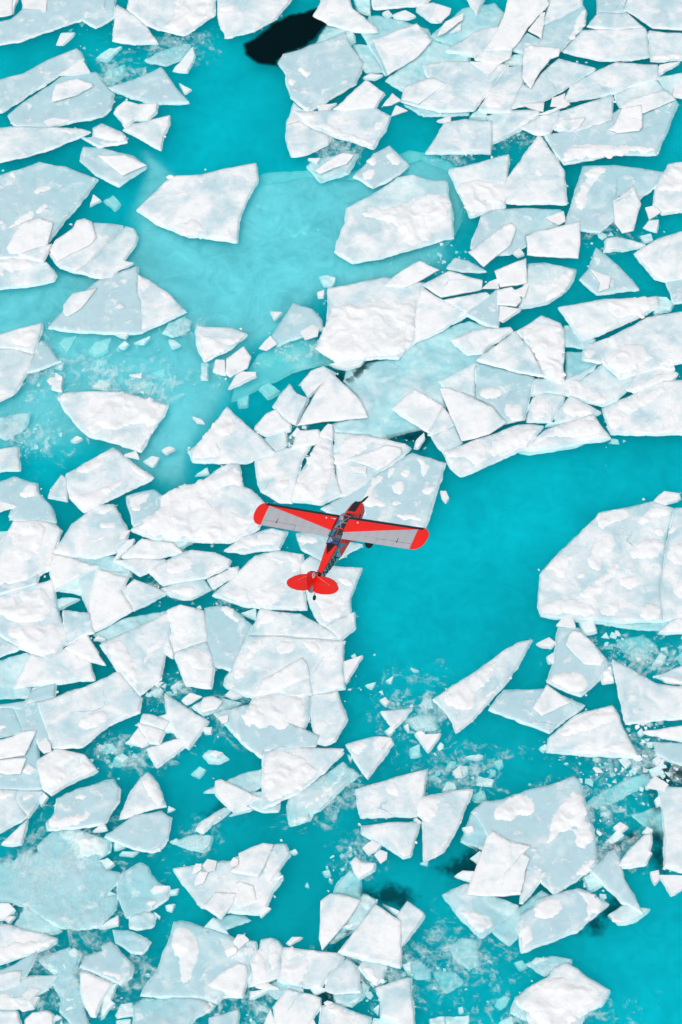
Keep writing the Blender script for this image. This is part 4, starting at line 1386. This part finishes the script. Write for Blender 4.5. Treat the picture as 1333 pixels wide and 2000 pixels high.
def wing(s):
    dl = lambda x: -.26 + (-1.19 + .26) * (4.60 - abs(x)) / (4.60 - .36)
    def cls(x, y):
        ax = abs(x)
        if y > -.24 and ax < 4.9: return 2
        if ax > 4.65: return 0
        return 0 if y > dl(x) else 1
    o = [(s * .37, 0)] + [(s * 4.65, 0)] + tip_curve(s)[1:-1] + [(s * 4.65, -1.6), (s * 4.63, -1.6), (s * 4.63, HY), (s * HX, HY), (s * .37, HY - .0)]
    cuts = [((s * .37, -.24), (s * 4.9, -.24)), ((s * 4.65, -.24), (s * 4.65, -1.55)), ((s * 4.60, -.26), (s * .37, dl(.37)))]
    w = plate('wing', o, [RED, GREY, BLACK], cls, plane, cuts)
    one = lambda x, y: 0
    ail = plate('aileron', [(s * 4.605, HY - .028), (s * 4.605, -1.6), (s * (HX + .012), -1.6), (s * (HX + .012), HY - .028)], [GREY], one, w)
    fl = plate('flap', [(s * (HX - .014), HY - .010), (s * (HX - .014), -1.6), (s * .42, -1.6), (s * .42, HY - .010)], [GREY], one, w)
    strip('hinge_seam', [(s * 4.6, HY + .03, aero(4.6, HY)[1] + .012), (s * HX, HY + .03, aero(HX, HY)[1] + .012), (s * HX, HY - .09, aero(HX, HY)[1] + .012), (s * 4.6, HY - .09, aero(4.6, HY)[1] + .012)], SEAM, w, .008)
    hx = 3.75
    tube('hinge_arm', [(s * hx, HY + .22, aero(hx, HY + .22)[0] + .012), (s * hx, HY - .05, aero(hx, HY)[0] + .03)], .014, SEAM, w)
    lathe('hinge_horn', [(0, .035), (.05, .03), (.06, 0)], (s * hx, HY - .06, aero(hx, HY)[0]), (0, 0, 1), SEAM, w, 10)
    lathe('fuel_cap', [(-.01, .045), (.015, .045), (.02, .03), (.021, 0)], (s * .98, -.42, aero(.98, -.42)[0]), (0, 0, 1), WHITE, w, 14)
    # twin lift struts down to the belly
    for yy, by in ((-.28, -.15), (-1.0, -.75)):
        tube('strut', [(s * 2.9, yy, aero(2.9, yy)[1]), (s * .37, by, -1.24)], .035, RED, w)
    return w
wl = wing(-1); wr = wing(1)
z_ = aero(.55, -.24)[0]
strip('walkway_mark', [(-.42, -.38, aero(.42, -.2)[0] + .004), (-.70, -.37, aero(.7, -.19)[0] + .004), (-.70, -.395, aero(.7, -.215)[0] + .004), (-.42, -.415, aero(.42, -.235)[0] + .004)], WHITE, wl, .01)
strip('walkway_mark', [(-.42, -.33, aero(.42, -.16)[0] + .006), (-.49, -.33, aero(.49, -.16)[0] + .006), (-.45, -.47, aero(.45, -.3)[0] + .006)], WHITE, wl, .01)

# cabin: perspex roof and windscreen over a tube frame, seats below
def gz(y): return .018 if -1.05 < y < -.02 else (.018 - (y + .02) * -.0 - .33 * ((y + .02) / .46) ** 1.1 if y >= -.02 else .018 - .165 * (-1.05 - y) / .97)
gv = []; gf = []
ys_ = [.44, .28, .12, -.02, -.35, -.7, -1.05, -1.4, -1.72, -2.02]
for y in ys_:
    z = gz(y); w = .345
    gv += [(-w, y, -.50), (-w, y, z - .07), (-w * .62, y, z), (0, y, z + .012), (w * .62, y, z), (w, y, z - .07), (w, y, -.50)]
for i in range(len(ys_) - 1):
    for q in range(6): gf.append((i * 7 + q, i * 7 + q + 1, (i + 1) * 7 + q + 1, (i + 1) * 7 + q))
gla = mesh_obj('cabin_glazing', gv, gf, PERSPEX, plane)
for y in (-.02, -.98, -2.02):
    z = gz(y) + .012
    tube('roof_former', [(-.35, y, z - .08), (-.21, y, z), (0, y, z + .012), (.21, y, z), (.35, y, z - .08)], .022, RED if y > -1.5 else BLACK, gla, 6)
for a_, b_ in (((-.30, -.06), (.10, -.92)), ((.26, -.06), (-.28, -.92)), ((-.10, -.5), (.3, -.5))):
    tube('brace_tube', [(a_[0], a_[1], -.03), (b_[0], b_[1], -.03)], .016, WHITE, gla, 6)
for s in (-1, 1): tube('side_rail', [(s * .35, .44, -.34), (s * .355, -.02, -.07), (s * .355, -1.05, -.07), (s * .35, -2.02, -.22)], .02, BLACK, gla, 6)
def cushion(name, c, sz, mat, tilt=0):
    bm = bmesh.new(); bmesh.ops.create_cube(bm, size=1); bmesh.ops.scale(bm, vec=sz, verts=bm.verts)
    bmesh.ops.bevel(bm, geom=bm.edges[:], offset=min(sz) * .35, segments=3, affect='EDGES')
    bmesh.ops.rotate(bm, matrix=Matrix.Rotation(tilt, 3, 'X'), verts=bm.verts); bmesh.ops.translate(bm, vec=c, verts=bm.verts)
    me = bpy.data.meshes.new(name); bm.to_mesh(me); bm.free(); me.materials.append(mat)
    o = bpy.data.objects.new(name, me); C.objects.link(o); o.parent = plane; return o
cushion('seat', (0, -.45, -.46), (.42, .42, .12), BLACK); cushion('seat_back', (0, -.68, -.28), (.42, .10, .42), BLACK, .2)
cushion('seat', (0, -1.3, -.46), (.42, .42, .12), TAN); cushion('seat_back', (0, -1.55, -.32), (.40, .10, .34), BLUE, .2)
cushion('instrument_panel', (0, .22, -.38), (.62, .06, .22), BLACK)
cushion('luggage_shelf', (0, -1.82, -.40), (.56, .3, .1), BLUE)
# rear quarter windows
for s in (-1, 1):
    strip('quarter_window', [(s * .357, -1.55, -.52), (s * .362, -1.3, -.84), (s * .335, -2.05, -.80), (s * .318, -2.42, -.42), (s * .345, -2.08, -.40)], plain('window_see_through_cyan', (.0, .30, .42), .15) if s > 0 else BLACK, fus, .014)  # right pane: the cyan seen through it is painted on as opaque colour

# tail
def slab_yz(name, outline, th, mat, parent):
    V = [(th / 2, y, z) for y, z in outline] + [(-th / 2, y, z) for y, z in outline]; k = len(outline)
    F = [tuple(range(k)), tuple(range(2 * k - 1, k - 1, -1))] + [(i, k + i, k + (i + 1) % k, (i + 1) % k) for i in range(k)]
    return mesh_obj(name, V, F, mat, parent)
fin = slab_yz('fin', [(-3.98, -.42), (-4.10, -.22), (-4.33, .10), (-4.55, .36), (-4.70, .50), (-4.70, -.50), (-4.2, -.46)], .055, RED, plane)
slab_yz('fin_leading_edge', [(-3.97, -.42), (-4.085, -.22), (-4.31, .11), (-4.53, .375), (-4.57, .35), (-4.35, .085), (-4.13, -.235), (-4.02, -.43)], .07, BLACK, fin)
rud = slab_yz('rudder', [(-4.72, .51), (-4.82, .57), (-4.98, .57), (-5.16, .45), (-5.28, .25), (-5.35, .0), (-5.36, -.28), (-5.30, -.55), (-5.16, -.76), (-4.98, -.84), (-4.86, -.82), (-4.74, -.55), (-4.72, -.3)], .045, RED, plane)
slab_yz('rudder_panel', [(-5.32, -.48), (-5.16, -.74), (-4.98, -.82), (-4.88, -.80), (-4.9, -.45)], .053, SIDE, rud)
for s in (-1, 1):
    V = [(s * .036, -4.50 + .17 * math.cos(t), -.02 + .17 * math.sin(t)) for t in [q * math.pi / 12 for q in range(24)]]
    em = mesh_obj('emblem', V + [(s * .041, y, z) for _, y, z in V], [tuple(range(24)) if s > 0 else tuple(range(23, -1, -1)), tuple(range(47, 23, -1)) if s < 0 else tuple(range(24, 48))] + [(i, (i + 1) % 24, 24 + (i + 1) % 24, 24 + i) for i in range(24)], WHITE, fin)
    strip('emblem_mark', [(s * .043, -4.42, .08), (s * .043, -4.36, .0), (s * .043, -4.50, -.06), (s * .043, -4.58, -.15), (s * .043, -4.50, .03)], BLACK, em, .004)
def stab_out(s, y0, y1, n=14):
    pass
for s in (-1, 1):
    a0 = [(s * .05, -4.18), (s * .35, -4.13), (s * .7, -4.16), (s * 1.05, -4.27), (s * 1.35, -4.46), (s * 1.52, -4.66), (s * 1.54, -4.70), (s * .05, -4.70)]
    tp_ = lambda x, y: (-.455, -.50)
    st = plate('stabiliser', a0, [RED], lambda x, y: 0, plane, top=tp_)
    e0 = [(s * .09, -4.715), (s * 1.56, -4.715), (s * 1.585, -4.85), (s * 1.53, -5.02), (s * 1.38, -5.17), (s * 1.1, -5.28), (s * .75, -5.33), (s * .4, -5.30), (s * .16, -5.20)]
    plate('elevator', e0, [RED], lambda x, y: 0, plane, top=tp_)
    tube('leading_edge_boot', [(s * .1, -4.17, -.475), (s * .35, -4.125, -.475), (s * .7, -4.155, -.475), (s * 1.05, -4.265, -.475), (s * 1.35, -4.455, -.475)], .022, BLACK, st, 6)
    tube('brace_wire', [(s * .03, -4.45, .10), (s * 1.0, -4.68, -.45)], .010, plain('wire', (.75, .3, .25), .4), st, 5)
    tube('brace_wire', [(s * .06, -4.5, -.80), (s * 1.35, -4.4, -.51)], .010, STEEL, st, 5)
    tube('hinge_bead', [(s * .12, -4.708, -.452), (s * 1.5, -4.708, -.452)], .008, plain('hinge_bead', (.45, .10, .08), .5), st, 5)
# undercarriage
for s in (-1, 1):
    lg = tube('gear_leg', [(s * .34, .28, -1.22), (s * .66, .12, -1.62), (s * .92, .0, -1.93)], .035, RED, plane)
    tube('gear_brace', [(s * .34, -.42, -1.24), (s * .92, -.0, -1.93)], .028, RED, lg)
    tube('axle', [(s * .10, .0, -1.62), (s * .90, .0, -1.93)], .022, STEEL, lg)
    prof = [(-.13, .10), (-.15, .22), (-.13, .31), (-.07, .365), (0, .38), (.07, .365), (.13, .31), (.15, .22), (.13, .10)]
    wh = lathe('wheel', prof, (s * 1.0, .0, -1.95), (1, 0, 0), RUB, plane, 28)
    lathe('hub', [(-.14, 0), (-.145, .10), (.145, .10), (.14, 0)], (s * 1.0, .0, -1.95), (1, 0, 0), STEEL, wh, 16)
sp = tube('tail_spring', [(0, -4.5, -.86), (0, -4.85, -.98), (0, -5.02, -1.16)], .022, STEEL, plane)
tw_ = lathe('tail_wheel', [(-.055, .03), (-.06, .09), (-.04, .135), (0, .15), (.04, .135), (.06, .09), (.055, .03)], (0, -5.06, -1.27), (1, 0, 0), RUB, plane, 20)
lathe('hub', [(-.062, 0), (-.064, .05), (.064, .05), (.062, 0)], (0, -5.06, -1.27), (1, 0, 0), STEEL, tw_, 12)
# registration on both flanks
for s in (1, -1):
    cu = bpy.data.curves.new('registration', 'FONT'); cu.body = 'N88K'; cu.size = .62; cu.extrude = .002; cu.align_x = 'CENTER'; cu.align_y = 'CENTER'; cu.offset = .012; cu.space_character = 1.12
    cu.materials.append(BLACK)
    tmp = bpy.data.objects.new('tmp', cu); C.objects.link(tmp); dg = bpy.context.evaluated_depsgraph_get()
    me = bpy.data.meshes.new_from_object(tmp.evaluated_get(dg)); bpy.data.objects.remove(tmp)
    o = bpy.data.objects.new('registration', me); C.objects.link(o); o.parent = fus
    y0_ = -3.05
    sl_ = math.atan2(.36 - .15, 2.0)
    # baseline runs towards the nose on the right flank, towards the tail on the left
    X_ = Vector((-.105 * s, 1, -.0)) if s > 0 else Vector((.0, -1, 0)) + Vector((.105, 0, 0))
    X_ = Vector((.108, s * 1.0, 0)).normalized(); N_ = Vector((s, -.108 * 1, 0)); N_ = Vector((s * 1.0, -.108, 0)).normalized()
    Z_ = N_.cross(X_); 
    if Z_.z < 0: Z_ = -Z_
    Z_ = Vector((0, 0, 1)); N_ = X_.cross(Z_)
    o.matrix_local = Matrix([[X_.x, Z_.x, N_.x, s * .262], [X_.y, Z_.y, N_.y, y0_], [X_.z, Z_.z, N_.z, -.735], [0, 0, 0, 1]])
